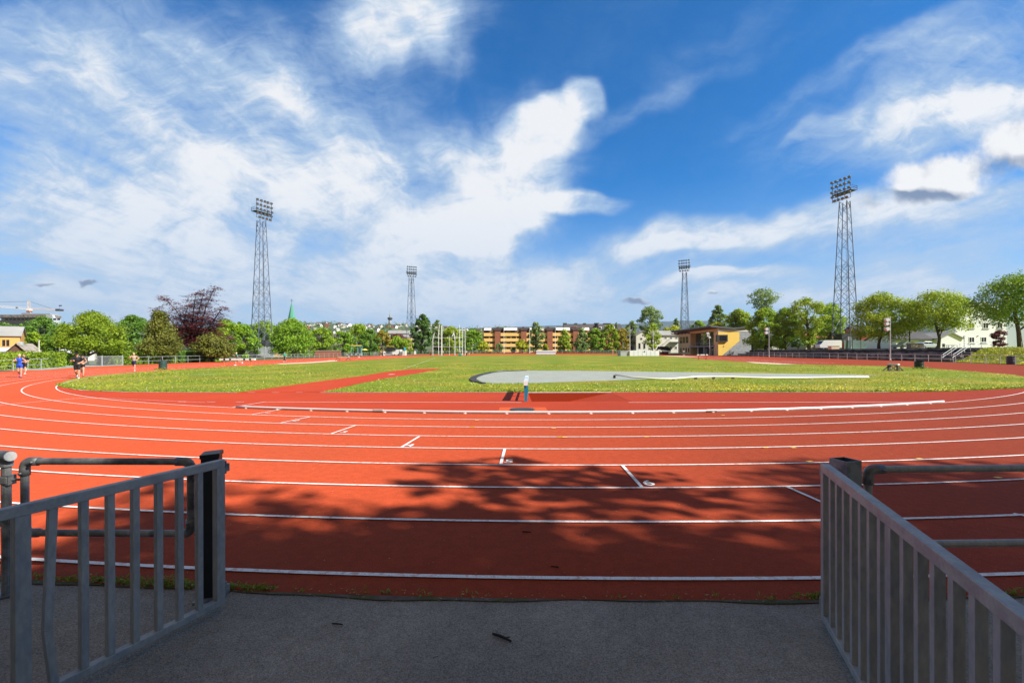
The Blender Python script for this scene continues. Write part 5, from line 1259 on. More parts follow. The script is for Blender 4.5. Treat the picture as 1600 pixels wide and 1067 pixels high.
    # concrete boxes and blocks on the terrace edge
    o = thing('concrete_block', 'brown stained concrete block on the terrace edge before the white garage', 'block', W(1430, 85, z=2.26)); MB().b2((-1.2, -.5, 0), (1.2, .5, .86)).build('body', 'concrete', o, bevel=.03); MB().b2((-1.26, -.56, .86), (1.26, .56, .97)).build('lid', 'brownwood', o)
    o = thing('concrete_block', 'pale concrete block on the terrace edge beside the white van', 'block', W(1302.5, 90, z=2.26)); MB().b2((-.8, -.5, 0), (.8, .5, .55)).build('body', 'sand', o, bevel=.03); MB().b2((-.85, -.55, .55), (.85, .55, .62)).build('lid', 'concrete', o)
    # garden furniture on the plateau
    for px, lb in ((1481, 'dark garden table by the white garage gable, left one'), (1489, 'dark garden table by the white garage gable, right one')):
        o = thing('garden_table', lb, 'table', W(px, 88, z=2.26)); MB().b2((-.55, -.4, .66), (.55, .4, .72)).build('table_top', 'dark', o)
        for sx in (-.48, .48):
            for sy in (-.33, .33): MB().b2((sx - .03, sy - .03, 0), (sx + .03, sy + .03, .66)).build('leg', 'dark', o)
    o = thing('garden_chair', 'dark garden chair left of the garden tables', 'chair', W(1476, 88, z=2.26)); MB().b2((-.25, -.25, .4), (.25, .25, .45)).build('seat', 'dark', o); MB().b2((-.25, .2, .45), (.25, .25, 1.)).build('backrest', 'dark', o)
    for sx in (-.22, .22):
        for sy in (-.22, .22): MB().b2((sx - .02, sy - .02, 0), (sx + .02, sy + .02, .4)).build('leg', 'dark', o)

def build_left_houses():
    Y = 74.
    def X(px, y): return (px - 800) * y / FP
    zg = gz(Y); b = Vector((X(6, Y), Y, zg)); t = thing('barn', 'old barn with a rusty weathered tin roof behind the clipped hedge', 'barn', b, rad(30))
    w = 3.0; ze = zat(20, 553.5, Y) - zg; zr = zat(20, 536.8, Y) - zg
    gable_wall(t, 0, w, 0, 6., 0, ze, zr, 'brickdark', 'y'); gable_roof(t, 0, w, 0, 6., ze, zr, 'barnroof', 'y', over=.35, th=.12)
    MB().b2((w * .5 - .25, 1.2, zr - .5), (w * .5 + .3, 1.75, zr + .35)).build('chimney', 'matgrey', t)
    Y = 84.; zg = gz(Y); b = Vector((-100., 80.2, zg)); t = thing('ochre_house', 'ochre wooden house with a grey roof above the barn', 'house', b, rad(40))
    w = 9.; ze = zat(10, 523.5, Y) - zg; zr = zat(10, 511.5, Y + 2.5) - zg
    gable_wall(t, 0, w, 0, 5, 0, ze, zr, 'orange'); gable_roof(t, 0, w, 0, 5, ze, zr, 'roofgrey', over=.3)
    for x in (1.2, 4, 7.2): window(t, x - .6, x + .6, ze - 2.2, ze - .7, 0, 'orange', 'glass', .14, 1)
    # modern office block far behind
    Y = 330.; b = W(2, Y); zg = b.z; t = thing('office_block', 'modern flat-roofed office block behind the left trees with a crane above it', 'building', b); k = Y / FP
    wall_box(t, 0, 0, 0, 74 * k, 9, zat(20, 496.5, Y) - zg, 'matgrey'); MB().b2((-6, -2, zat(20, 496.3, Y) - zg), (74 * k, 9.5, zat(20, 492, Y) - zg)).build('roof_slab', 'concrete', t)
    MB().b2((-12, -4, 0), (72 * k, -.1, zat(20, 501, Y) - zg)).build('lower_wing', 'dark', t)
    MB().b2((26 * k, 2, zat(20, 492, Y) - zg), (72 * k, 8, zat(20, 489.3, Y) - zg)).build('plant_room', 'grey', t); MB().b2((26 * k, 3, zat(20, 492, Y) - zg), (36 * k, 3.9, zat(20, 488.6, Y) - zg)).build('roof_unit', 'dark', t)
    for i in range(14): MB().b2((3 + i * 2.9, -.08, zat(20, 500.5, Y) - zg), (5.2 + i * 2.9, -.01, zat(20, 497.5, Y) - zg)).build('window', 'glass', t)
    MB().prism([(74.5 * k, -2.2, zat(20, 496.8, Y) - zg), (86 * k, -2.2, zat(20, 497.5, Y) - zg), (84 * k, -2.2, zat(20, 492.5, Y) - zg), (74.5 * k, -2.2, zat(20, 491.8, Y) - zg)], (0, 2, 0)).build('sloped_end', 'matgrey', t)
    # tower crane
    Y = 380.; b = W(46, Y); zg = b.z; t = thing('tower_crane', 'tower crane with an orange-white jib above the office block', 'crane', b); k = Y / FP
    def Zc(py): return zat(46, py, Y) - zg
    def truss(mb, p0, p1, w, n):
        p0, p1 = Vector(p0), Vector(p1); d = (p1 - p0).normalized(); u = Vector((0, 0, 1)) if abs(d.z) < .8 else Vector((1, 0, 0)); a = d.cross(u).normalized(); c = [a * w / 2 - u * w / 2, -a * w / 2 - u * w / 2, u * w / 2]
        for q in c: mb.tube(p0 + q, p1 + q, .11, n=4)
        for i in range(n):
            s0, s1 = p0.lerp(p1, i / n), p0.lerp(p1, (i + 1) / n)
            for q, r in ((c[0], c[2]), (c[2], c[1]), (c[1], c[0])): mb.tube(s0 + q, s1 + r, .06, n=4)
    mb = MB(); truss(mb, (0, 0, 0), (0, 0, Zc(484)), 2., 24); mb.build('mast', 'cranewhite', t)
    mb = MB(); truss(mb, (-1, 0, Zc(482.3)), (-58 * k, -8, Zc(478)), 1.5, 26); mb.build('jib', 'cranewhite', t)
    mb = MB(); truss(mb, (1, 0, Zc(482.3)), (37 * k, 6, Zc(483.6)), 1.5, 14); mb.build('counter_jib', 'crane', t)
    MB().b2((33 * k, 4, Zc(485)), (39 * k, 8, Zc(482))).build('counterweight', 'dark', t); MB().b2((-1.4, -1.4, Zc(485.5)), (1.4, 1.4, Zc(482.5))).build('cab', 'white', t); MB().b2((-1.3, -1.3, Zc(488)), (1.3, 1.3, Zc(485.6))).build('slewing_ring', 'brick', t)
    mb = MB(); truss(mb, (0, 0, Zc(482.5)), (0, 0, Zc(470.5)), 1.3, 6); mb.build('apex', 'crane', t)
    mb = MB(); mb.tube((0, 0, Zc(471)), (-50 * k, -7, Zc(474)), .10, n=4); mb.tube((0, 0, Zc(471)), (26 * k, 4, Zc(481)), .10, n=4); mb.build('tie_rods', 'dark', t)
    MB().b2((-16.5 * k, -2.5, Zc(482)), (-14 * k, -1.5, Zc(480))).build('trolley', 'dark', t)
    mb = MB(); mb.tube((36 * k, 6, Zc(482)), (36 * k, 6, Zc(476)), .08, n=4); mb.build('flagpole', 'dark', t); MB().b2((35 * k, 5.9, Zc(477.5)), (39.5 * k, 6.1, Zc(475.6))).build('flag', 'flag', t)
    # white house among the left trees
    Y = 104.; b = W(186, Y); zg = b.z; t = thing('white_house', 'small white house seen between the rounded chestnut and the yew', 'house', b); k = Y / FP
    gable_wall(t, 0, 22 * k, 0, 6, 0, zat(195, 543, Y) - zg, zat(195, 534, Y) - zg, 'cream', 'y'); gable_roof(t, 0, 22 * k, 0, 6, zat(195, 543, Y) - zg, zat(195, 534, Y) - zg, 'palewall', 'y', over=.3, th=.12); window(t, 1.2, 2.1, 1.4, 2.5, 0, 'white', 'glass', .1, 0)
    MB().b2((-6, -.6, 0), (-.02, 5, 1.8)).build('low_annex', 'palewall', t)
    Y = 88.; b = W(88, Y); zg = b.z; t = thing('white_shed', 'white shed glimpsed under the chestnut crown left of its trunk', 'shed', b); k = Y / FP
    gable_wall(t, 0, 30 * k, 0, 4, 0, 1.6, 2.5, 'palewall'); gable_roof(t, 0, 30 * k, 0, 4, 1.6, 2.5, 'matwhite', over=.2, th=.1)
    b = W(-40, 78); t = thing('white_shed', 'white roofed shed at the left edge beside the barn', 'shed', b); gable_wall(t, 0, 5., 0, 3, 0, 1.9, 2.5, 'carblue'); gable_roof(t, 0, 5., 0, 3, 1.9, 2.5, 'matwhite', over=.2, th=.1)
    t = thing('pole', 'short pale wooden pole rising right of the barn', 'pole', W(61, 70)); mb = MB(); mb.tube((0, 0, 0), (0, 0, 3.6), .08, .06, 8); mb.build('shaft', 'palewall', t); MB().box((0, 0, 3.65), (.2, .2, .08)).build('cap', 'grey', t)
    # red brick garden wall between fence and trees
    for a, b_, lb in ((492, 532, 'low red-brown brick wall seen through the fence under the trees right of the spire'), (428, 447, 'low pale brick wall seen through the fence right of the lattice tower')):
        Y = 134; p, q = W(a, Y), W(b_, Y); t = thing('brick_wall', lb, 'wall', p); MB().b2((0, 0, 0), (q.x - p.x, .3, 1.75)).build('masonry', 'brick' if a > 450 else 'tan', t); MB().b2((-.05, -.05, 1.75), (q.x - p.x + .05, .35, 1.85)).build('coping', 'palewall', t)

def build_cream_house():
    Y = 208.; zg = gz(Y); k = Y / FP; b = W(1005, Y); t = thing('cream_house', 'cream two-storey house with a grey hipped roof left of the pavilion', 'house', b)
    def Z(py): return zat(1020, py, Y) - zg
    w = 56 * k; ze = Z(523.5); zr = Z(516.8)
    gable_wall(t, 0, w, 0, 9, 0, ze, zr, 'cream'); gable_roof(t, 0, w, 0, 9, ze, zr, 'roofgrey', over=.5)
    gable_wall(t, -3.6, 3, -1.5, 8, 0, Z(524), Z(517.5), 'cream', 'y', 'gable_wing'); gable_roof(t, -3.6, 3, -1.5, 8, Z(524), Z(517.5), 'roofgrey', 'y', over=.4, name='wing_roof')
    for px in (1013, 1040, 1048.5, 1057): x = (px - 1005) * k; window(t, x - .6, x + .6, Z(530), Z(526.5), 0, 'white', 'glass', .14, 1)
    for px in (1012, 1023, 1048, 1056): x = (px - 1005) * k; window(t, x - .6, x + .6, Z(546), Z(541), 0, 'white', 'glass', .14, 1)
    for x in (-2.6, -.4): window(t, x, x + 1.0, Z(545), Z(536), -1.5, 'grey', 'glass', .14, 0)
    window(t, -1.8, -.8, Z(531), Z(528), -1.5, 'grey', 'glass', .14, 0)
    MB().prism([((1027 - 1005) * k, -2.2, Z(544)), ((1043 - 1005) * k, -2.2, Z(530.5)), ((1046 - 1005) * k, -2.2, Z(530.5)), ((1031 - 1005) * k, -2.2, Z(544))], (0, 1.2, 0)).build('outer_stair', 'palewall', t)
    MB().b2(((1046 - 1005) * k, -2.2, Z(535)), (w, -.02, Z(534))).build('landing', 'grey', t)

def build_far():
    # hillside with the town on it
    mb = MB(); nx, ny = 56, 26; xs = [-1500 + 2300 * i / nx for i in range(nx + 1)]; ys = [420 + 1500 * (j / ny) ** 1.2 for j in range(ny + 1)]
    def hz(x, y):
        s = min(1, max(0, (y - 480) / 900)); s = s * s * (3 - 2 * s)
        fall = 1 / (1 + math.exp((x - 150) / 90.)); e = 74 * (.42 + .58 * fall) + 5 * math.sin(x * .011) + 4 * math.sin(x * .023 + 1)
        return 1.2 + s * e * (1 - .12 * max(0, (y - 1500) / 500))
    V = [(x, y, hz(x, y)) for y in ys for x in xs]; n = nx + 1
    mb.add(V, [(j * n + i, j * n + i + 1, (j + 1) * n + i + 1, (j + 1) * n + i) for j in range(ny) for i in range(nx)])
    tag(mb.build('town_hill', 'hill', smooth=True, fixn=False), kind='structure')
    rng = random.Random(5); spots = []; tries = 0
    protos = {}
    kinds = [('white', 'roof', 'tiny white house with a dark roof on the far hillside town'), ('white', 'brick', 'tiny white house with a red-brown roof on the far hillside town'), ('cream', 'roofgrey', 'tiny cream house with a grey roof on the far hillside town'), ('brickred', 'roof', 'tiny red house with a dark roof on the far hillside town'), ('palewall', 'barnroof', 'tiny pale house with a brown roof on the far hillside town')]
    while len(spots) < 210 and tries < 6000:
        tries += 1; px = rng.uniform(470, 770) if rng.random() < .85 else rng.uniform(395, 470); Y = 900 + 620 * rng.random() ** .8
        x = (px - 800) * Y / FP
        if any((x - a) ** 2 + ((Y - b_) * .5) ** 2 < 11 ** 2 for a, b_, _ in spots): continue
        spots.append((x, Y, rng.choice([0, 0, 0, 0, 1, 2, 2, 3, 4])))
    for x, Y, kd in spots:
        wm, rm, lb = kinds[kd]; s = rng.uniform(.7, 1.1)
        if kd not in protos:
            t = thing('hillside_house', lb, 'house', (0, 0, 0), 0, 'houses on the far hillside'); 
            gable_wall(t, -5, 5, -4, 4, -3, 5.2, 8, wm); gable_roof(t, -5, 5, -4, 4, 5.2, 8, rm, over=.4); protos[kd] = t
            for xx in (-3, 0, 3): MB().b2((xx - .6, -4.06, 2.4), (xx + .6, -4.01, 4)).build('window', 'glass', t)
        else: t = copy_tree(protos[kd])
        t.location = (x, Y, hz(x, Y)); t.rotation_euler = (0, 0, rng.uniform(-.9, .9)); t.scale = (s, s, s)
    # woods between those houses: nobody could count them
    r = np.random.default_rng(9); cen = []
    for _ in range(520):
        px = r.uniform(360, 800); Y = 600 + 950 * r.random(); x = (px - 800) * Y / FP; h = r.uniform(5, 11); q = r.normal(size=(26, 3)) * np.array([3.2, 3.2, h * .32]); q[:, 2] += h * .55
        cen.append(q + np.array([x, Y, hz(x, Y)]))
    cen = np.concatenate(cen); tag(leaf_object('hillside_woods', cen, r.normal(size=cen.shape), 3.2, 'lf_dark', r), kind='stuff')
    # wooded ridges far away at right
    def ridge(name, Y, pts, depth, m):
        mb = MB(); P = []
        for i, (px, py) in enumerate(pts):
            c = W(px, Y, py); P.append([(c.x, Y - depth, 0), (c.x, Y - depth * .55, c.z * .45), (c.x, Y - depth * .2, c.z * .86), (c.x, Y, c.z), (c.x, Y + depth, 0)])
        for a, b in zip(P[:-1], P[1:]):
            for j in range(4): mb.poly([a[j], b[j], b[j + 1], a[j + 1]])
        tag(mb.build(name, m, smooth=True), kind='structure')
    pts = [(640, 516), (760, 512), (830, 510), (850, 509), (875, 508.6), (900, 509.5), (960, 508), (985, 506), (1000, 505), (1030, 502.4), (1060, 501.3), (1090, 501.3), (1130, 501.8), (1180, 503), (1260, 506), (1400, 508), (1700, 512)]
    fine = []
    for a, b in zip(pts[:-1], pts[1:]):
        for i in range(6): s = i / 6; fine.append((a[0] + (b[0] - a[0]) * s, a[1] + (b[1] - a[1]) * s + random.Random(int(a[0] * 9 + i)).uniform(-.3, .3)))
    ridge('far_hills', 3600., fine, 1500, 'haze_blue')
    # television tower
    Y = 1330.; px = 609.5; b = W(px, Y, z=hz((px - 800) * Y / FP, Y) - 2); k = Y / FP; zz = lambda py: zat(px, py, Y) - b.z
    t = thing('television_tower', 'distant television tower with a round platform on the hill', 'tower', b)
    mb = MB(); mb.lathe([(5.2, 0), (4., zz(503)), (3.8, zz(499))]); mb.build('shaft', 'grey', t)
    mb = MB(); mb.lathe([(3, zz(501)), (6, zz(499)), (7, zz(498.2)), (7, zz(496.4)), (4, zz(496)), (3, zz(495.6))], n=20); mb.build('platform', 'dark', t)
    mb = MB(); mb.lathe([(2.0, zz(496)), (1.6, zz(491)), (.7, zz(490.6)), (.3, zz(485))], n=8); mb.build('antenna', 'grey', t)
    # church: square tower and green copper spire
    Y = 300.; px = 456.; b = W(px, Y); zz = lambda py: zat(px, py, Y) - b.z
    t = thing('church', 'church with a slim green copper spire rising over the trees', 'church', b)
    MB().b2((-3.4, -3.4, 0), (3.4, 3.4, zz(508))).build('tower', 'concrete', t); MB().b2((3.42, -4, 0), (30, 5, zz(522))).build('nave', 'concrete', t)
    mb = MB(); mb.lathe([(3.7, zz(508)), (2.4, zz(498)), (1.3, zz(485)), (.12, zz(472.5))], n=8); mb.build('spire', 'copper', t)
    mb = MB(); mb.tube((0, 0, zz(473)), (0, 0, zz(467.5)), .14, n=6); mb.beam((-.8, 0, zz(469.5)), (.8, 0, zz(469.5)), .2, .2); mb.build('cross', 'dark', t)
    for px, tp, lb in ((476.3, 501.5, 'small dark green turret tip right of the copper spire'), (485.5, 508.5, 'smaller dark turret tip further right of the copper spire')):
        b = W(px, 305); zz = lambda py: zat(px, py, 305) - b.z
        t = thing('turret', lb, 'turret', b); MB().b2((-1.2, -1.2, 0), (1.2, 1.2, zz(tp + 9))).build('shaft', 'concrete', t); mb = MB(); mb.lathe([(1.4, zz(tp + 9)), (.5, zz(tp + 4)), (.08, zz(tp))], n=8); mb.build('cap', 'dark', t)
    # long pale institution behind the kiosk
    Y = 420.; b = W(605, Y); k = Y / FP; t = thing('institution', 'long pale three-storey building on the slope behind the kiosk trees', 'building', b); zz = lambda py: zat(620, py, Y) - b.z
    gable_wall(t, 0, 34 * k, 0, 14, 0, zz(521), zz(516), 'palewall'); gable_roof(t, 0, 34 * k, 0, 14, zz(521), zz(516), 'roofgrey', over=.5)
    for i in range(9):
        for py in (524, 529): MB().b2((1 + i * 2.15, -.06, zz(py + 1.5)), (2.1 + i * 2.15, -.01, zz(py - 1.2))).build('window', 'glass', t)
    t = thing('brick_block', 'pinkish brick block right of the pale institution behind the far left lattice tower', 'building', W(628, 400)); zz = lambda py: zat(635, py, 400) - t.location.z
    gable_wall(t, 0, 8, 0, 10, 0, zz(527), zz(523), 'tan'); gable_roof(t, 0, 8, 0, 10, zz(527), zz(523), 'roofgrey', over=.3)
# ------------------------------------------------------------------ objects on and round the field
def build_towers():
    r = tower('near left lattice tower, in front of the trees by the purple beech', 409, 315, 133, gz(133), rad(13)); tower_base(*r, 'left')
    tower('far left lattice tower, left of the tall poplar', 643, 417, 236, gz(236), rad(20))
    tower('far right lattice tower, above the pavilion roof', 1070, 407, 219, gz(219), rad(15))
    r = tower('near right lattice tower, rising behind the terraces', 1320.5, 281, 117, 2.26, rad(-16)); tower_base(*r, 'right')

def barrier(name, label, c, rz, Lb, h, sect, bands, legm, footm, leg_x, cat='barrier', legw=.1):
    # steeplechase barrier: banded beam on two legs with feet; local x along the beam
    t = thing(name, label, cat, c, rz); n = len(bands); q = Lb / sum(w for w, _ in bands); x = -Lb / 2
    for w, m in bands:
        MB().b2((x + .001, -sect / 2, h - sect), (x + w * q - .001, sect / 2, h)).build('beam_band', m, t); x += w * q
    for s in leg_x:
        mb = MB(); mb.box((s, 0, (h - sect) * .5 + .03), (legw, .09, h - sect - .06)); mb.build('leg', legm, t)
        mb = MB(); mb.box((s, 0, .03), (.10, 1.1, .06)); mb.build('foot', footm, t)
    return t

def build_field_objects():
    # water-jump barrier, seen end on
    t = thing('water_jump_barrier', 'blue-legged white-topped barrier at the edge of the water jump, seen end on', 'barrier', (.585, 18.54, .014), rad(-2.6))
    n = 7; L = 3.66; y = -L / 2
    for i in range(n):
        w = L / n; m = 'white' if i % 2 == 0 else 'blue'
        MB().b2((-.070, y + .001, .60), (.070, y + w - .001, .762)).build('beam_band', m, t); y += w
    MB().b2((-.075, -L / 2 - .02, .59), (.075, -L / 2 - .001, .768)).build('end_plate', 'white', t)
    for yy in (-L / 2 + .08, 0, L / 2 - .08):
        mb = MB(); mb.prism([(-.05, yy - .05, 0), (.05, yy - .05, 0), (.062, yy - .05, .598), (-.062, yy - .05, .598)], (0, .10, 0)); mb.build('leg', 'blue', t)
    MB().b2((-.02, -L / 2 + .14, .30), (.02, L / 2 - .14, .36)).build('brace', 'blue', t)
    # steeplechase barrier on the left
    g = G(371, 572); barrier('steeplechase_barrier', 'long white and navy steeplechase barrier on orange legs at the left edge of the turf', g, rad(-3), 4.6, .95, .21, ((1, 'white'), (.5, 'navy'), (.95, 'white'), (.5, 'navy'), (3.0, 'white'), (.5, 'navy'), (.95, 'white'), (.5, 'navy'), (.9, 'white')), 'orangepost', 'orangepost', (-1.75, 1.75))
    g = W(553, 118); barrier('steeplechase_barrier', 'small far white and navy barrier before the green and yellow shelter', g, rad(-6), 3.96, .91, .2, ((1, 'white'), (1, 'navy'), (1, 'white'), (1, 'navy'), (1, 'white'), (1, 'navy'), (1, 'white')), 'white', 'white', (-1.4, 1.4))
    g = G(1097.5, 562); t = barrier('hurdle', 'low white-topped hurdle with red legs on the right straight', g, rad(3), 2.1, 1.0, .16, ((1, 'white'), (.5, 'navy'), (2, 'white'), (.5, 'navy'), (1, 'white')), 'redleg', 'redleg', (-.72, .72), 'hurdle', .13)
    # wooden trestle at the end of the left sand strip
    g = G(536, 563.5); t = thing('wooden_trestle', 'low pale wooden trestle with a crossbar beside the left straight', 'trestle', g, rad(6))
    MB().b2((-.95, -.07, .58), (.95, .07, .70)).build('crossbar', 'wood', t)
    for s in (-.95, .95):
        for d in (-1, 1): MB().beam((s, 0, .62), (s + d * .42, d * .1, .02), .1, .1).build('leg', 'darkwood', t)
    MB().b2((-2.6, -.2, .0), (-1.5, .3, .10)).build('plank', 'wood', t)
    # trestle on the right
    g = G(1396, 579.5); t = thing('trestle_block', 'dark splayed trestle with a pale block on top, on the turf at right', 'trestle', g, rad(14))
    MB().b2((-.13, -.45, .50), (.13, .45, .66)).build('top_block', 'palewall', t, bevel=.02)
    for d in (-1, 1):
        MB().beam((0, d * .3, .5), (-.85, d * .3, .02), .06, .06).build('strut', 'darkwood', t); MB().beam((0, d * .3, .5), (.75, d * .3, .02), .06, .06).build('strut', 'darkwood', t)
        MB().b2((-.12, d * .38 - .06, 0), (.12, d * .38 + .06, .5)).build('leg', 'darkwood', t)
    MB().b2((-.95, -.4, 0), (.85, .4, .04)).build('base_board', 'darkwood', t)
    # bins
    def drum(label, px, py, r, h, m, lid=True):
        g = G(px, py); t = thing('bin', label, 'bin', g)
        MB().lathe([(r * .86, .02), (r, .08), (r, h * .36), (r * 1.03, h * .38), (r * 1.03, h * .41), (r, h * .43), (r, h * .68), (r * 1.03, h * .70), (r * 1.03, h * .73), (r, h * .75), (r * .98, h - .05), (r * 1.04, h - .04), (r * 1.04, h), (r * .92, h), (r * .88, h - .3), (.0, h - .3)], n=22).build('drum', m, t)
        if lid:
            mb = MB(); mb.lathe([(r * .5, h), (r * .42, h + .06), (.0, h + .08)], n=14); mb.build('lid', 'dark', t)
    drum('dark green drum bin on the left edge of the turf', 254.5, 577.3, .36, .92, 'green_bin')
    drum('black-green drum bin on the right edge of the turf', 1436, 576.2, .37, .74, 'dark_bin', False)
    drum('navy litter bin behind the right railing at the foot of the grass bank', 1579.5, 569.6, .40, 1.0, 'navybin')
    rng = np.random.default_rng(31); q = []
    for px, py in ((254.5, 577.8), (1436, 576.6)):
        g = G(px, py)
        for _ in range(90): q.append((g.x + rng.normal() * .42, g.y + rng.normal() * .3 - .2, g.z + abs(rng.normal()) * .12 + .03))
    tag(leaf_object('long_grass', np.array(q), np.tile([0, -.3, .4], (len(q), 1)), .2, 'lf_tuft', rng, wr=.25, rnd=1, updir=.1), kind='stuff')
    # cream plastic rail along the pad
    P = [(961, 588.2, .22), (990, 590.3, .12), (1030, 591.6, .08), (1052, 591.4, .09), (1087, 589.9, .15), (1115, 589.6, .15), (1145, 589.5, .13), (1200, 590, .08), (1260, 589.4, .07), (1310, 588.6, .07), (1357, 587.8, .05)]
    g0 = G(961, 591.5); t = thing('plastic_rail', 'long cream plastic rail lying wavily along the front of the gravel pad', 'rail', g0)
    pts = []
    for px, py, z in P: g = G(px, py + 3.); pts.append(g - g0 + Vector((0, 0, z + .03)))
    mb = MB(); mb.path(pts, .055, 8); mb.build('rail', 'hose', t, smooth=True)
    for i in (0, 3, 4, 5, 6): q = pts[i]; MB().box((q.x + (0 if i else -.05), q.y, q.z * .5 - .02), (.14, .14, max(.08, q.z - .02))).build('support', 'darkwood', t)
    # high-jump mat house
    Y = 134.; g = W(984, Y); k = Y / FP; t = thing('mat_house', 'white vinyl covered jumping-mat house on the far turf edge', 'mat house', g)
    w = 46 * k; MB().prism([(0, 0, 0), (w, 0, 0), (w, 0, 1.5), (w * .45, 0, 1.72), (0, 0, 1.55)], (0, 4.5, 0)).build('cover', 'matwhite', t)
    for i in range(1, 7): MB().b2((w * i / 7 - .03, -.03, .05), (w * i / 7 + .03, -.003, 1.48)).build('seam', 'matgrey', t)
    MB().prism([(-2.6, .4, 0), (-.03, .4, 0), (-.03, .4, 1.45), (-2.6, .4, 1.4)], (0, 4, 0)).build('painted_shade_end', 'matgrey', t); MB().b2((-2.7, .3, 1.46), (-.03, 4.5, 1.54)).build('end_cover', 'matwhite', t)  # grey end: shade painted into the white cover's colour
    MB().box((w * .5, -.04, 1.3), (.35, .05, .35), ry=rad(40)).build('flap', 'dark', t)
    # lilac mat wagon
    Y = 165.; g = W(838, Y); k = Y / FP; w = 30 * k; t = thing('mat_wagon', 'lilac covered mat wagon with a purple stripe on the far straight', 'mat wagon', g)
    MB().b2((0, 0, .18), (w, 2.4, 1.05)).build('cover', 'lilac', t); MB().b2((0, -.02, 1.05), (w, 2.4, 1.22)).build('stripe', 'purple', t); MB().b2((-.05, -.05, 1.22), (w + .05, 2.45, 1.62)).build('roof_cover', 'matwhite', t)
    for i in range(5):
        mb = MB(); x = .5 + (w - 1) * i / 4; mb.tube((x, .05, .17), (x, .2, .17), .16, n=10); mb.build('wheel', 'tyre', t)
    # flagpoles and thin poles
    for px, tp, Y, r, lb in ((787.5, 511.5, 192, .10, 'white flagpole before the left bays of the flats'), (827.6, 511.5, 192, .10, 'white flagpole left of the slender tree'), (867.6, 511, 190, .10, 'white flagpole at the right end of the lilac wagon'), (984.2, 508.5, 176, .10, 'white flagpole behind the left end of the mat house'), (1020.5, 516, 180, .10, 'white flagpole behind the middle of the mat house'), (595.4, 523, 172, .06, 'thin pale pole left of the black kiosk'), (575.3, 545, 160, .06, 'short pale pole right of the green and yellow shelter'), (738.5, 536.5, 186, .05, 'thin grey lamp pole right of the throwing cage')):
        g = W(px, Y); h = zat(px, tp, Y) - g.z; t = thing('flagpole' if r > .08 else 'pole', lb, 'pole', g); mb = MB(); mb.lathe([(r * 1.3, 0), (r * 1.1, h * .3), (r * .6, h)], n=8); mb.build('shaft', 'white' if px != 738.5 else 'fence_grey', t)
        mb = MB(); mb.sphere((0, 0, h + .05), r * 1.1, 8, 6); mb.lathe([(r * 2.2, 0), (r * 2.2, .12)], n=8); mb.build('finial', 'white', t)
        if px in (984.2, 1020.5, 738.5): MB().box((.35, 0, h * .83), (.7, .12, .12)).build('arm', 'white', t)
    # throwing cage
    Y = 150.; c = W(704, Y); t = thing('throwing_cage', 'open hammer cage of tall pale poles at the far left of the turf', 'throwing cage', c); k = Y / FP
    for px, tp, bend, yy in ((678, 520, 2.4, -2.), (684.5, 507, 1.6, 1), (688, 509, 0, 2.4), (691.8, 508.5, 0, -1.5), (712, 521, -1.5, -2.), (717.5, 507.5, 0, 1.), (721.5, 512, 0, 2.4), (727.5, 511, 0, -1.5), (699.5, 525, 0, 4)):
        x = (px - 704) * k; h = zat(px, tp, Y + yy) - c.z
        mb = MB()
        if bend: mb.path([(x, yy, 0), (x, yy, h * .74), (x + bend * k, yy, h)], .085, 7)
        else: mb.tube((x, yy, 0), (x, yy, h), .085 if px != 699.5 else .05, .07 if px != 699.5 else .04, 7)
        mb.build('pole', 'white', t)
        if px != 699.5: MB().box((x, yy, .12), (.5, .6, .2)).build('foot', 'grey', t)
    mb = MB()
    for h in (6.0, 3.):
        for a, b, ya, yb in ((678, 684.5, -2, 1), (684.5, 688, 1, 2.4), (717.5, 721.5, 1, 2.4), (712, 717.5, -2, 1), (688, 721.5, 2.4, 2.4)): mb.tube(((a - 704) * k, ya, h), ((b - 704) * k, yb, h), .045, n=4)
    mb.build('crossbars', 'white', t)
    o = thing('mat_roll', 'green rolled mat at the foot of the throwing cage', 'mat', W(719, 146)); MB().box((0, 0, .35), (1.3, .8, .7)).build('roll', 'teal_post', o, bevel=.2); MB().box((0, -.02, .35), (.1, .84, .74)).build('strap', 'dark', o)
    # shelter with yellow beam
    Y = 148.; g = W(549, Y); k = Y / FP; w = 15 * k; t = thing('field_shelter', 'open green-posted frame with a yellow top beam by the left straight', 'shelter', g); h = zat(556, 540.5, Y) - g.z
    for x in (0, w * .62, w): 
        for y in (0, 1.6): MB().box((x, y, h / 2), (.12, .12, h)).build('post', 'teal_post', t)
    MB().b2((-.1, -.15, h), (w + .1, .1, h + .28)).build('top_beam', 'yellow_post', t); MB().b2((-.1, 1.5, h - .1), (w + .1, 1.7, h + .1)).build('back_beam', 'teal_post', t); MB().b2((w * .6, .2, .1), (w, 1.5, h * .8)).build('panel', 'mesh_green', t)
    t = thing('umbrella', 'small yellow umbrella standing right of the green and yellow shelter', 'umbrella', W(570, 150)); mb = MB(); mb.tube((0, 0, 0), (0, 0, 2.2), .03, n=6); mb.build('pole', 'fence_grey', t); MB().lathe([(1.05, 1.9), (.6, 2.2), (.04, 2.4)], n=8).build('canopy', 'yellow_post', t)
    # kiosk and white trailer
    Y = 163.; g = W(601.5, Y); k = Y / FP; t = thing('kiosk', 'black-roofed kiosk by the far left of the track', 'kiosk', g); w = 10.5 * k
    MB().b2((0, 0, 0), (w, 2.4, 1.9)).build('wall', 'grey', t); MB().prism([(-.3, -.3, 1.9), (w + 1.6, -.3, 1.9), (w + .8, -.3, 2.9), (.9, -.3, 2.9)], (0, 3, 0)).build('roof', 'black', t); MB().b2((.5, -.04, .7), (w - .4, -.003, 1.6)).build('hatch', 'dark', t); MB().b2((-.5, -.7, 0), (-.1, -.2, 1.5)).build('banner', 'white', t)
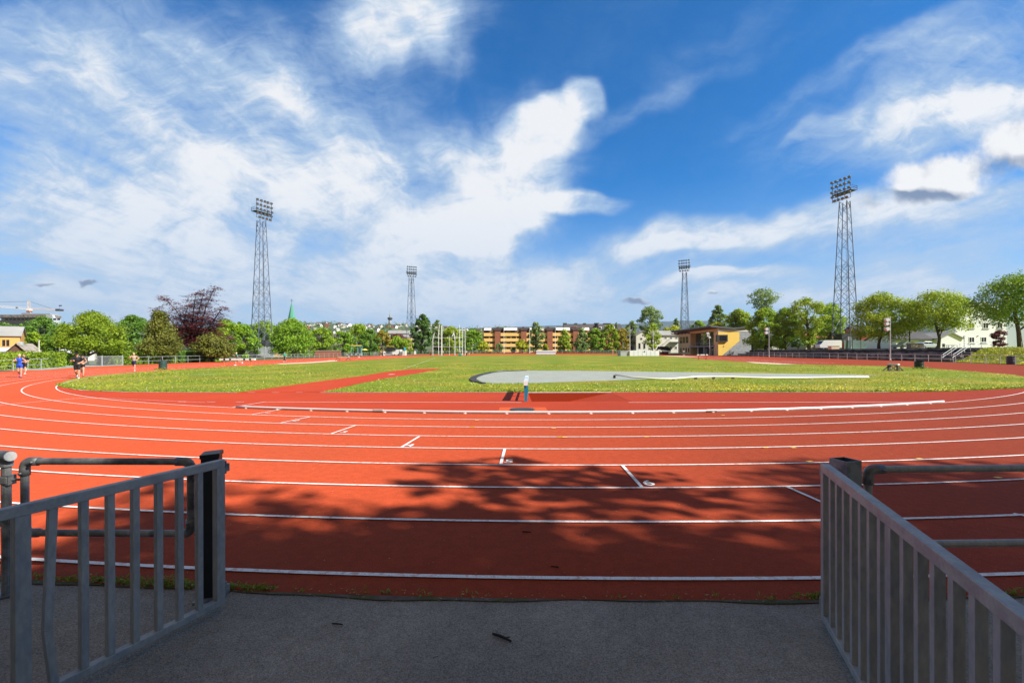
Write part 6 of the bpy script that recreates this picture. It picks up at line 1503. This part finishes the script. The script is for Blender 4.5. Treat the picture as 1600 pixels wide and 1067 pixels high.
    t = thing('trailer', 'white box trailer right of the black kiosk', 'trailer', W(612.8, Y)); w = 13 * k
    MB().b2((0, 0, .25), (w, 2.2, 2.1)).build('body', 'white', t); MB().b2((w - .5, -.03, .4), (w - .1, -.003, 1.7)).build('door', 'grey', t)
    for x in (.8, w - .8): mb = MB(); mb.tube((x, -.05, .22), (x, .2, .22), .22, n=12); mb.build('wheel', 'tyre', t)
    t = thing('stall', 'pale stall under a blue parasol right of the white trailer', 'stall', W(628, Y)); MB().b2((0, 0, 0), (1.3, 1.4, 1.8)).build('counter', 'cream', t); MB().b2((-.1, -.1, 1.8), (1.4, 1.5, 1.9)).build('top', 'white', t)
    t = thing('parasol', 'closed blue parasol over the pale stall', 'parasol', W(632, Y - 1)); mb = MB(); mb.tube((0, 0, 0), (0, 0, 2.), .04, n=6); mb.build('pole', 'fence_grey', t); MB().lathe([(.55, 1.7), (.5, 2.3), (.2, 2.75), (.05, 2.9)], n=8).build('canopy', 'blue', t)
    t = thing('notice_board', 'round-topped white sign at the foot of the far left lattice tower', 'sign', W(648.5, 170)); mb = MB(); mb.prism([(-.4, 0, .3), (.4, 0, .3), (.4, 0, 1.3), (.2, 0, 1.6), (-.2, 0, 1.6), (-.4, 0, 1.3)], (0, .08, 0)); mb.build('board', 'white', t); MB().b2((-.04, .09, 0), (.04, .15, 1.2)).build('post', 'grey', t)
    # black tent and dark red clutter before the cream house
    Y = 172.; k = Y / FP; g = W(1030, Y); t = thing('gazebo', 'black gazebo tent with red things beneath it left of the pavilion', 'tent', g); w = 18 * k
    MB().prism([(0, -.2, 2.0), (w, -.2, 1.35), (w, -.2, 1.9), (w * .75, -.2, 2.9), (.5, -.2, 3.0)], (0, 3.2, 0)).build('canopy', 'black', t)
    for x in (.2, w - .2):
        for y in (0, 2.6): mb = MB(); mb.tube((x, y, 0), (x, y, 1.9), .04, n=6); mb.build('leg', 'fence_grey', t)
    MB().b2((.6, .2, 0), (w - .8, 1.8, 1.0)).build('side_wall', 'carred', t)
    # lamp masts on the right
    def lampmast(label, px, tp, bp, Y, heads, m='fence', zb=None, r=.085):
        g = W(px, Y, z=zb if zb is not None else gz(Y)); h = zat(px, tp, Y) - g.z; t = thing('lamp_mast', label, 'lamp mast', g)
        MB().lathe([(r * 1.5, 0), (r * 1.5, .25), (r, .3), (r * .75, h)], n=10).build('shaft', m, t)
        for dx, dz, s in heads:
            o = MB().box((dx * .7, -.05, h - dz), (.44 * s, .40 * s, .46 * s), ry=rad(-25)).build('lamp_head', 'lampwhite', t); MB().box((dx * .7 - .26 * s, -.06, h - dz - .10), (.06, .42 * s, .48 * s), ry=rad(-25)).build('glass', 'lampwhite', o)
            mb = MB(); mb.tube((0, 0, h - dz), (dx * .5, 0, h - dz), .035, n=6); mb.build('arm', m, t)
    lampmast('pale lamp mast with two white lamp heads in front of the terraces, nearer the pavilion', 1201.6, 511, 557.6, 110.5, ((-.85, .5, 1.25), (-.95, 1.4, 1.2)))
    lampmast('pale lamp mast with three white lamp heads in front of the terraces, nearer the viewer', 1391, 495, 564, 74.6, ((-.75, .5, 1.1), (-.8, 1.15, .95), (-.7, 2.0, 1.05)))
    lampmast('grey lamp mast with white lamp heads before the pavilion glass front', 1108.6, 520, 555, 139, ((-.8, .2, 1.3), (.05, 1.4, 1.2), (-.75, .9, .9)), 'fence_grey')
    lampmast('dark lamp post behind the terraces between two maples', 1421.3, 468, 540, 90, ((-.3, .1, .5),), 'dark', 2.26, .12)
    lampmast('slim grey lamp post beside the stair handrail', 1506.5, 524.5, 556, 70, ((.0, .1, .4),), 'fence_grey', 1.6, .055)

def car(label, c, rz, m, van=False, name='car', sc_=1.):
    t = thing(name, label, 'van' if van else 'car', c, rz); t.scale = (sc_,) * 3
    if van:
        MB().prism([(-2.4, -.95, .35), (2.3, -.95, .35), (2.45, -.95, .95), (2.1, -.95, 1.2), (1.5, -.95, 1.98), (1.2, -.95, 2.05), (-2.3, -.95, 2.05), (-2.42, -.95, 1.8)], (0, 1.9, 0)).build('body', m, t, bevel=.05)
        for a, b in ((-2.0, -.9), (-.7, .3), (.5, 1.3)): MB().b2((a, -.965, 1.2), (b, -.952, 1.75)).build('window', 'glass', t)
        MB().prism([(1.58, -.8, 1.9), (2.12, -.8, 1.24), (2.14, -.8, 1.24), (1.62, -.8, 1.92)], (0, 1.6, 0)).build('windscreen', 'glass', t); zz = ((-1.5,), (1.55,))
    else:
        MB().prism([(-2.1, -.85, .30), (2.05, -.85, .30), (2.15, -.85, .62), (2.0, -.85, .80), (1.05, -.85, .92), (-1.75, -.85, .95), (-2.12, -.85, .8)], (0, 1.7, 0)).build('body', m, t, bevel=.05)
        o = MB().prism([(1.05, -.76, .92), (.35, -.72, 1.42), (-1.0, -.72, 1.45), (-1.75, -.76, .95)], (0, 1.5, 0)).build('cabin', m, t, bevel=.04)
        MB().prism([(.88, -.785, .96), (.3, -.745, 1.36), (-.25, -.745, 1.38), (-.25, -.785, .97)], (0, .03, 0)).build('window', 'glass', o); MB().prism([(-.35, -.785, .97), (-.35, -.745, 1.38), (-.95, -.745, 1.38), (-1.5, -.785, .98)], (0, .03, 0)).build('window', 'glass', o)
        zz = ((-1.3,), (1.3,))
    for (x,) in zz:
        for y in (-.86, .72 if not van else .8):
            mb = MB(); mb.tube((x, y, .31), (x, y + .14, .31), .31, n=16); w = mb.build('wheel', 'tyre', t); mb = MB(); mb.tube((x, y - .01, .31), (x, y + .15, .31), .17, n=12); mb.build('rim', 'carsilver', w)
    return t

def build_vehicles():
    car('white van parked on the raised ground behind the terraces', W(1294, 104, z=2.27), rad(176), 'carwhite', True, 'van')
    for px, Y, m, lb, rz in ((753, 201, 'carsilver', 'silver car parked at the left end of the flats', 3), (821, 202, 'carwhite', 'white car parked before the flats under the lime tree', 178), (936, 204, 'carwhite', 'white car parked under the dense trees right of the flats', 2), (943.5, 206, 'carsilver', 'silver car parked right of the white one under the dense trees', 180), (955, 205, 'carred', 'dark red car parked left of the mat house', 4), (1040, 196, 'carsilver', 'silver car behind the black gazebo', 170)):
        car(lb, W(px, Y), rad(rz), m)
    car('pale blue car parked before the white garage, left of the brown block', W(1414, 90, z=2.27), rad(180), 'carblue'); car('pale blue car parked before the white garage, right of the brown block', W(1448, 91, z=2.27), rad(2), 'carblue')

# ------------------------------------------------------------------ people
def remesh(mb, name, m, parent, vox, smooth_it=3):
    o = mb.build(name, m, None, fixn=True); md = o.modifiers.new('r', 'REMESH'); md.mode = 'VOXEL'; md.voxel_size = vox
    s = o.modifiers.new('s', 'SMOOTH'); s.iterations = smooth_it; s.factor = .5
    dg = bpy.context.evaluated_depsgraph_get(); dg.update(); me = bpy.data.meshes.new_from_object(o.evaluated_get(dg)); me.name = name
    me.shade_smooth(); me.materials.clear(); me.materials.append(M[m]); old = o.data; bpy.data.objects.remove(o); bpy.data.meshes.remove(old)
    q = bpy.data.objects.new(name, me); COL.objects.link(q); q.parent = parent; return q

def person(label, c, rz, H, pose, top, bottom, hair, haircol, shoes, female=False, sleeves='short', legs='short', vox=.011, cap=None, midriff=False):
    """Joints are posed in the sagittal plane (forward = -y), then one skin surface is grown over them."""
    t = thing('person', label, 'person', c, rz); S = H / 1.78
    V = Vector
    lean = rad(pose.get('lean', 4)); up = lambda z, y=0: V((0, -math.sin(lean) * (z - .95) + y, .95 + (z - .95) * math.cos(lean)))
    sw = .165 if female else .195; hw = .095
    J = {'pelvis': V((0, 0, .96)), 'waist': up(1.12), 'chest': up(1.32), 'neck': up(1.50), 'head': up(1.655, -.015)}
    for s, k in ((-1, 'L'), (1, 'R')):
        a, kn = rad(pose['thigh' + k]), rad(pose['knee' + k]); hip = V((s * hw, 0, .94)); knee = hip + .44 * V((0, -math.sin(a), -math.cos(a))); b = a - kn; ank = knee + .42 * V((0, -math.sin(b), -math.cos(b)))
        f = b * .6 + rad(pose.get('foot' + k, 0)); toe = ank + V((0, -.17 * math.cos(f) , -.06 + .17 * math.sin(f) * -1 * -1 if False else -.055 - .17 * math.sin(-f)))
        J.update({'hip' + k: hip, 'knee' + k: knee, 'ank' + k: ank, 'toe' + k: toe, 'heel' + k: ank + V((0, .05, -.055))})
        sh = up(1.445) + V((s * sw, 0, 0)); a, e, o = rad(pose['arm' + k]), rad(pose['elbow' + k]), rad(pose.get('out' + k, 10))
        d = V((s * math.sin(o), -math.sin(a) * math.cos(o), -math.cos(a) * math.cos(o))); el = sh + .29 * d
        inn = rad(pose.get('in' + k, 10)); g = a + e; d2 = V((-s * math.sin(inn) + s * math.sin(o) * .3, -math.sin(g) * math.cos(inn), -math.cos(g) * math.cos(inn))).normalized(); wr = el + .25 * d2
        J.update({'sh' + k: sh, 'el' + k: el, 'wr' + k: wr, 'hd' + k: d2})
    mn = min(min(J['toe' + k].z, J['heel' + k].z) for k in 'LR') - .025; dz = V((0, 0, -mn))
    for k in J:
        if not k.startswith('hd'): J[k] = (J[k] + dz) * S
    def cap_(mb, a, b, ra, rb):
        mb.tube(a, b, ra * S, rb * S, 10); mb.sphere(a, ra * S, 10, 6); mb.sphere(b, rb * S, 10, 6)
    bw = .9 if female else 1.
    Rm = Matrix.Rotation(lean, 3, 'X')
    def torso(mb, inf, lo=True, hi=True, mid=True):
        i = inf
        if lo: mb.sphere(J['pelvis'], ((.158 + i) * S, (.115 + i) * S, (.125 + i) * S), 14, 9)
        if mid: mb.sphere(J['waist'], ((.132 * bw + i) * S, (.10 + i) * S, (.17 + i) * S), 14, 9, Rm)
        if hi:
            mb.sphere(J['chest'], ((.165 * bw + i) * S, (.118 + i) * S, (.19 + i) * S), 14, 9, Rm); mb.tube(J['shL'], J['shR'], (.062 + i) * S, n=10)
    b = MB(); torso(b, 0)
    cap_(b, J['chest'].lerp(J['neck'], .55), J['neck'].lerp(J['head'], .45), .062, .055)
    b.sphere(J['head'], (.076 * S, .095 * S, .118 * S), 14, 10); b.sphere(J['head'] + V((0, -.035, -.07)) * S, (.05 * S, .055 * S, .05 * S), 10, 7)
    b.sphere(J['head'] + V((0, -.098, -.012)) * S, (.014 * S, .022 * S, .024 * S), 8, 6)
    for s in (-1, 1): b.sphere(J['head'] + V((s * .077, .005, -.005)) * S, (.014 * S, .024 * S, .034 * S), 8, 6)
    for k in 'LR':
        s = -1 if k == 'L' else 1
        cap_(b, J['hip' + k], J['knee' + k], .086, .056); cap_(b, J['knee' + k], J['knee' + k].lerp(J['ank' + k], .35), .055, .057); cap_(b, J['knee' + k].lerp(J['ank' + k], .35), J['ank' + k], .057, .036)
        cap_(b, J['heel' + k], J['toe' + k], .036, .03)
        cap_(b, J['sh' + k], J['el' + k], .053, .040); cap_(b, J['el' + k], J['wr' + k], .041, .027)
        d = J['hd' + k]; x = V((0, 1, 0)).cross(d); x = x.normalized() if x.length > .2 else V((1, 0, 0)); n = d.cross(x).normalized(); w = J['wr' + k]
        pc = w + d * .05 * S
        b.sphere(pc, (.036 * S, .036 * S, .036 * S), 8, 6); cap_(b, w, w + d * .085 * S, .026, .030)
        for j, (off, ln) in enumerate(((-.030, .060), (-.010, .072), (.010, .076), (.029, .066))):
            r0 = w + (d * .085 + x * off) * S; r1 = r0 + (d * ln * .55 + n * .012) * S; r2 = r1 + (d * ln * .3 + n * .032) * S
            cap_(b, r0, r1, .0125, .0115); cap_(b, r1, r2, .0115, .010)
        t0 = w + (d * .035 - x * .028) * S; t1 = t0 + (d * .035 - x * .028 + n * .012) * S; cap_(b, t0, t1, .014, .0115); cap_(b, t1, t1 + (d * .03 + n * .01) * S, .0115, .010)
    body = remesh(b, 'body', 'skin', t, vox * S)
    # clothes: shells that follow the body
    m = MB(); torso(m, .014, lo=not midriff, mid=not midriff)
    if not midriff: pass
    for k in 'LR':
        if sleeves == 'short': cap_(m, J['sh' + k], J['sh' + k].lerp(J['el' + k], .62), .067, .058)
        elif sleeves == 'long': cap_(m, J['sh' + k], J['el' + k], .066, .054); cap_(m, J['el' + k], J['el' + k].lerp(J['wr' + k], .93), .054, .040)
        else: m.sphere(J['sh' + k].lerp(J['chest'], .25), .07 * S, 10, 7)
    remesh(m, 'top', top, t, .015 * S)
    m = MB(); m.sphere(J['pelvis'], (.176 * S, .132 * S, .135 * S), 14, 9)
    if midriff: m.sphere(J['pelvis'] + V((0, 0, .06)) * S, (.165 * S, .122 * S, .10 * S), 14, 9)
    for k in 'LR':
        if legs == 'short': cap_(m, J['hip' + k], J['hip' + k].lerp(J['knee' + k], .62), .105, .090)
        elif legs == 'tiny': cap_(m, J['hip' + k], J['hip' + k].lerp(J['knee' + k], .30), .102, .096)
        else: cap_(m, J['hip' + k], J['knee' + k], .102, .074); cap_(m, J['knee' + k], J['ank' + k].lerp(J['knee' + k], .06), .074, .055)
    remesh(m, 'shorts' if legs != 'long' else 'trousers', bottom, t, .015 * S)
    for k in 'LR':
        m = MB(); cap_(m, J['heel' + k], J['toe' + k], .048, .040); m.sphere(J['ank' + k] + V((0, .01, -.03)) * S, .045 * S, 10, 7); remesh(m, 'shoe', shoes if isinstance(shoes, str) else shoes['LR'.index(k)], t, .012 * S)
    m = MB(); hd = J['head']; m.sphere(hd + V((0, .018, .025)) * S, (.086 * S, .098 * S, .108 * S), 12, 9)
    if hair == 'long': m.sphere(hd + V((0, .085, -.06)) * S, (.05 * S, .05 * S, .12 * S), 10, 7)
    if hair == 'bun': m.sphere(hd + V((0, .11, .03)) * S, .045 * S, 10, 7)
    h = remesh(m, 'hair', haircol, t, .012 * S)
    if cap:
        m = MB(); m.sphere(hd + V((0, .005, .045)) * S, (.092 * S, .107 * S, .085 * S), 12, 9); m.box(hd + V((0, -.12, .045)) * S, (.15 * S, .11 * S, .018 * S), rx=rad(8)); remesh(m, 'cap', cap, t, .012 * S)
    m = MB()
    for s in (-1, 1): m.sphere(hd + V((s * .030, -.088, .012)) * S, .011 * S, 8, 6)
    m.build('eyes', 'eye', t, smooth=True)
    m = MB(); m.sphere(hd + V((0, -.087, -.062)) * S, (.024 * S, .010 * S, .008 * S), 8, 6); m.build('mouth', 'lip', t, smooth=True)
    return t

RUN = dict(thighL=32, kneeL=62, thighR=-14, kneeR=22, footR=-10, armL=-38, elbowL=95, armR=32, elbowR=95, outL=14, outR=14, inL=25, inR=25, lean=7)
RUN2 = dict(thighR=20, kneeR=18, thighL=-24, kneeL=58, footL=-25, armR=-32, elbowR=92, armL=28, elbowL=100, outL=18, outR=18, inL=32, inR=32, lean=6)
WALK = dict(thighL=22, kneeL=6, thighR=-18, kneeR=14, footR=-12, armL=-16, elbowL=22, armR=20, elbowR=25, outL=8, outR=8, inL=5, inR=5, lean=2)
STAND = dict(thighL=3, kneeL=4, thighR=-2, kneeR=3, armL=6, elbowL=25, armR=4, elbowR=20, outL=8, outR=8, inL=5, inR=5, lean=0)
STRIDE = dict(thighR=6, kneeR=6, thighL=-8, kneeL=46, footL=-25, armR=-25, elbowR=88, armL=22, elbowL=90, outL=24, outR=20, inL=40, inR=38, lean=3)
def build_people():
    def at(px, py, h=0): return G(px, py)
    person('blond woman running in a royal blue vest and shorts, pink shoe', at(30.5, 590.2), rad(32), 1.74, dict(STRIDE, outR=42, inR=70), 'cloth_blue', 'cloth_blue', 'bun', 'blond', ('pinkshoe', 'darkshoe'), True, 'none', 'tiny', .010)
    person('runner in black half hidden behind the woman in blue', at(38.0, 584.3), rad(30), 1.74, RUN2, 'cloth_black', 'cloth_black', 'short', 'brownhair', 'whiteshoe', False, 'short', 'short', .013)
    person('man in black T-shirt, black shorts and black cap jogging', at(120.5, 591.4), rad(34), 1.83, dict(STRIDE, armL=20, elbowL=80), 'cloth_black', 'cloth_black', 'short', 'brownhair', 'whiteshoe', False, 'short', 'short', .010, 'cloth_black')
    person('woman in black crop top and shorts with cap jogging beside the man in black', at(128.2, 588.4), rad(36), 1.72, dict(RUN2, kneeL=70), 'cloth_black', 'cloth_black', 'long', 'brownhair', ('darkshoe', 'darkshoe'), True, 'none', 'tiny', .010, 'cloth_black', True)
    person('runner in sand vest and dark blue shorts at the inner edge of the track', at(209.3, 579.4), rad(28), 1.78, dict(RUN2, outL=35, outR=35), 'cloth_tan', 'cloth_navy', 'short', 'blond', 'whiteshoe', False, 'none', 'short', .011)
    person('runner in teal and white top seen over the striped barrier', at(370.3, 571), rad(-55), 1.76, RUN2, 'cloth_teal', 'cloth_navy', 'short', 'blond', 'whiteshoe', False, 'short', 'short', .014)
    person('walker in teal jacket and black trousers on the left straight', at(444.6, 565.2), rad(70), 1.72, WALK, 'cloth_teal', 'cloth_black', 'short', 'brownhair', 'whiteshoe', True, 'long', 'long', .014)
    V = .02
    for px, Y, rz, pose, top, bot, sh, lb, lg in ((1068.2, 138, -40, RUN, 'cloth_white', 'cloth_navy', 'whiteshoe', 'runner in white shirt before the pavilion windows', 'short'), (1032.5, 158, 20, STAND, 'cloth_white', 'cloth_black', 'whiteshoe', 'person in white shirt standing at the black gazebo', 'long'), (595.2, 146, 20, RUN, 'cloth_pink', 'cloth_black', 'whiteshoe', 'runner in pink top near the black kiosk', 'short'), (600.6, 150, 25, RUN2, 'cloth_white', 'cloth_navy', 'whiteshoe', 'runner in white just left of the kiosk', 'short'), (718.6, 148, 10, STAND, 'cloth_pink', 'cloth_black', 'darkshoe', 'person in pink standing at the throwing cage', 'long'), (728.6, 146, -20, STAND, 'cloth_white', 'cloth_black', 'darkshoe', 'person in white standing by the right poles of the throwing cage', 'long'), (733, 150, 30, STAND, 'cloth_black', 'cloth_tan', 'darkshoe', 'person in black beside the one in white at the throwing cage', 'long'), (692, 149, 0, STAND, 'cloth_tan', 'cloth_black', 'darkshoe', 'person in sand top inside the left poles of the throwing cage', 'long'), (672.5, 158, 0, STAND, 'carred', 'cloth_black', 'darkshoe', 'person in dark red left of the throwing cage', 'long'), (957.5, 178, 0, STAND, 'cloth_pink', 'cloth_pink', 'whiteshoe', 'person in pinkish red near the mat house', 'long'), (1113.5, 140, 0, STAND, 'cloth_black', 'cloth_navy', 'darkshoe', 'person in black standing before the pavilion recess', 'long')):
        person(lb, W(px, Y), rad(rz), 1.76, pose, top, bot, 'short', 'brownhair', sh, False, 'short', lg, V)

def build_haze():
    m = bpy.data.materials.new('air'); m.use_nodes = True; N = m.node_tree.nodes; N.remove(N['Principled BSDF'])
    v = N.new('ShaderNodeVolumePrincipled'); v.inputs['Color'].default_value = (.80, .88, 1, 1); v.inputs['Density'].default_value = .00005; v.inputs['Anisotropy'].default_value = .2
    m.node_tree.links.new(v.outputs[0], N['Material Output'].inputs['Volume'])
    M['air'] = m; o = MB().b2((-5700, -70, -1.8), (5700, 5700, 330)).build('haze', 'air'); tag(o, kind='stuff')

def main():
    setup_materials(); build_camera_light(); build_sky()
    build_ground(); build_lines(); build_debris(); build_turf(); build_entrance()
    build_fences(); build_terraces(); build_towers(); build_field_objects()
    build_flats(); build_pavilion(); build_right_houses(); build_left_houses(); build_cream_house(); build_far()
    build_vehicles(); build_people(); build_trees(); build_haze()
main()
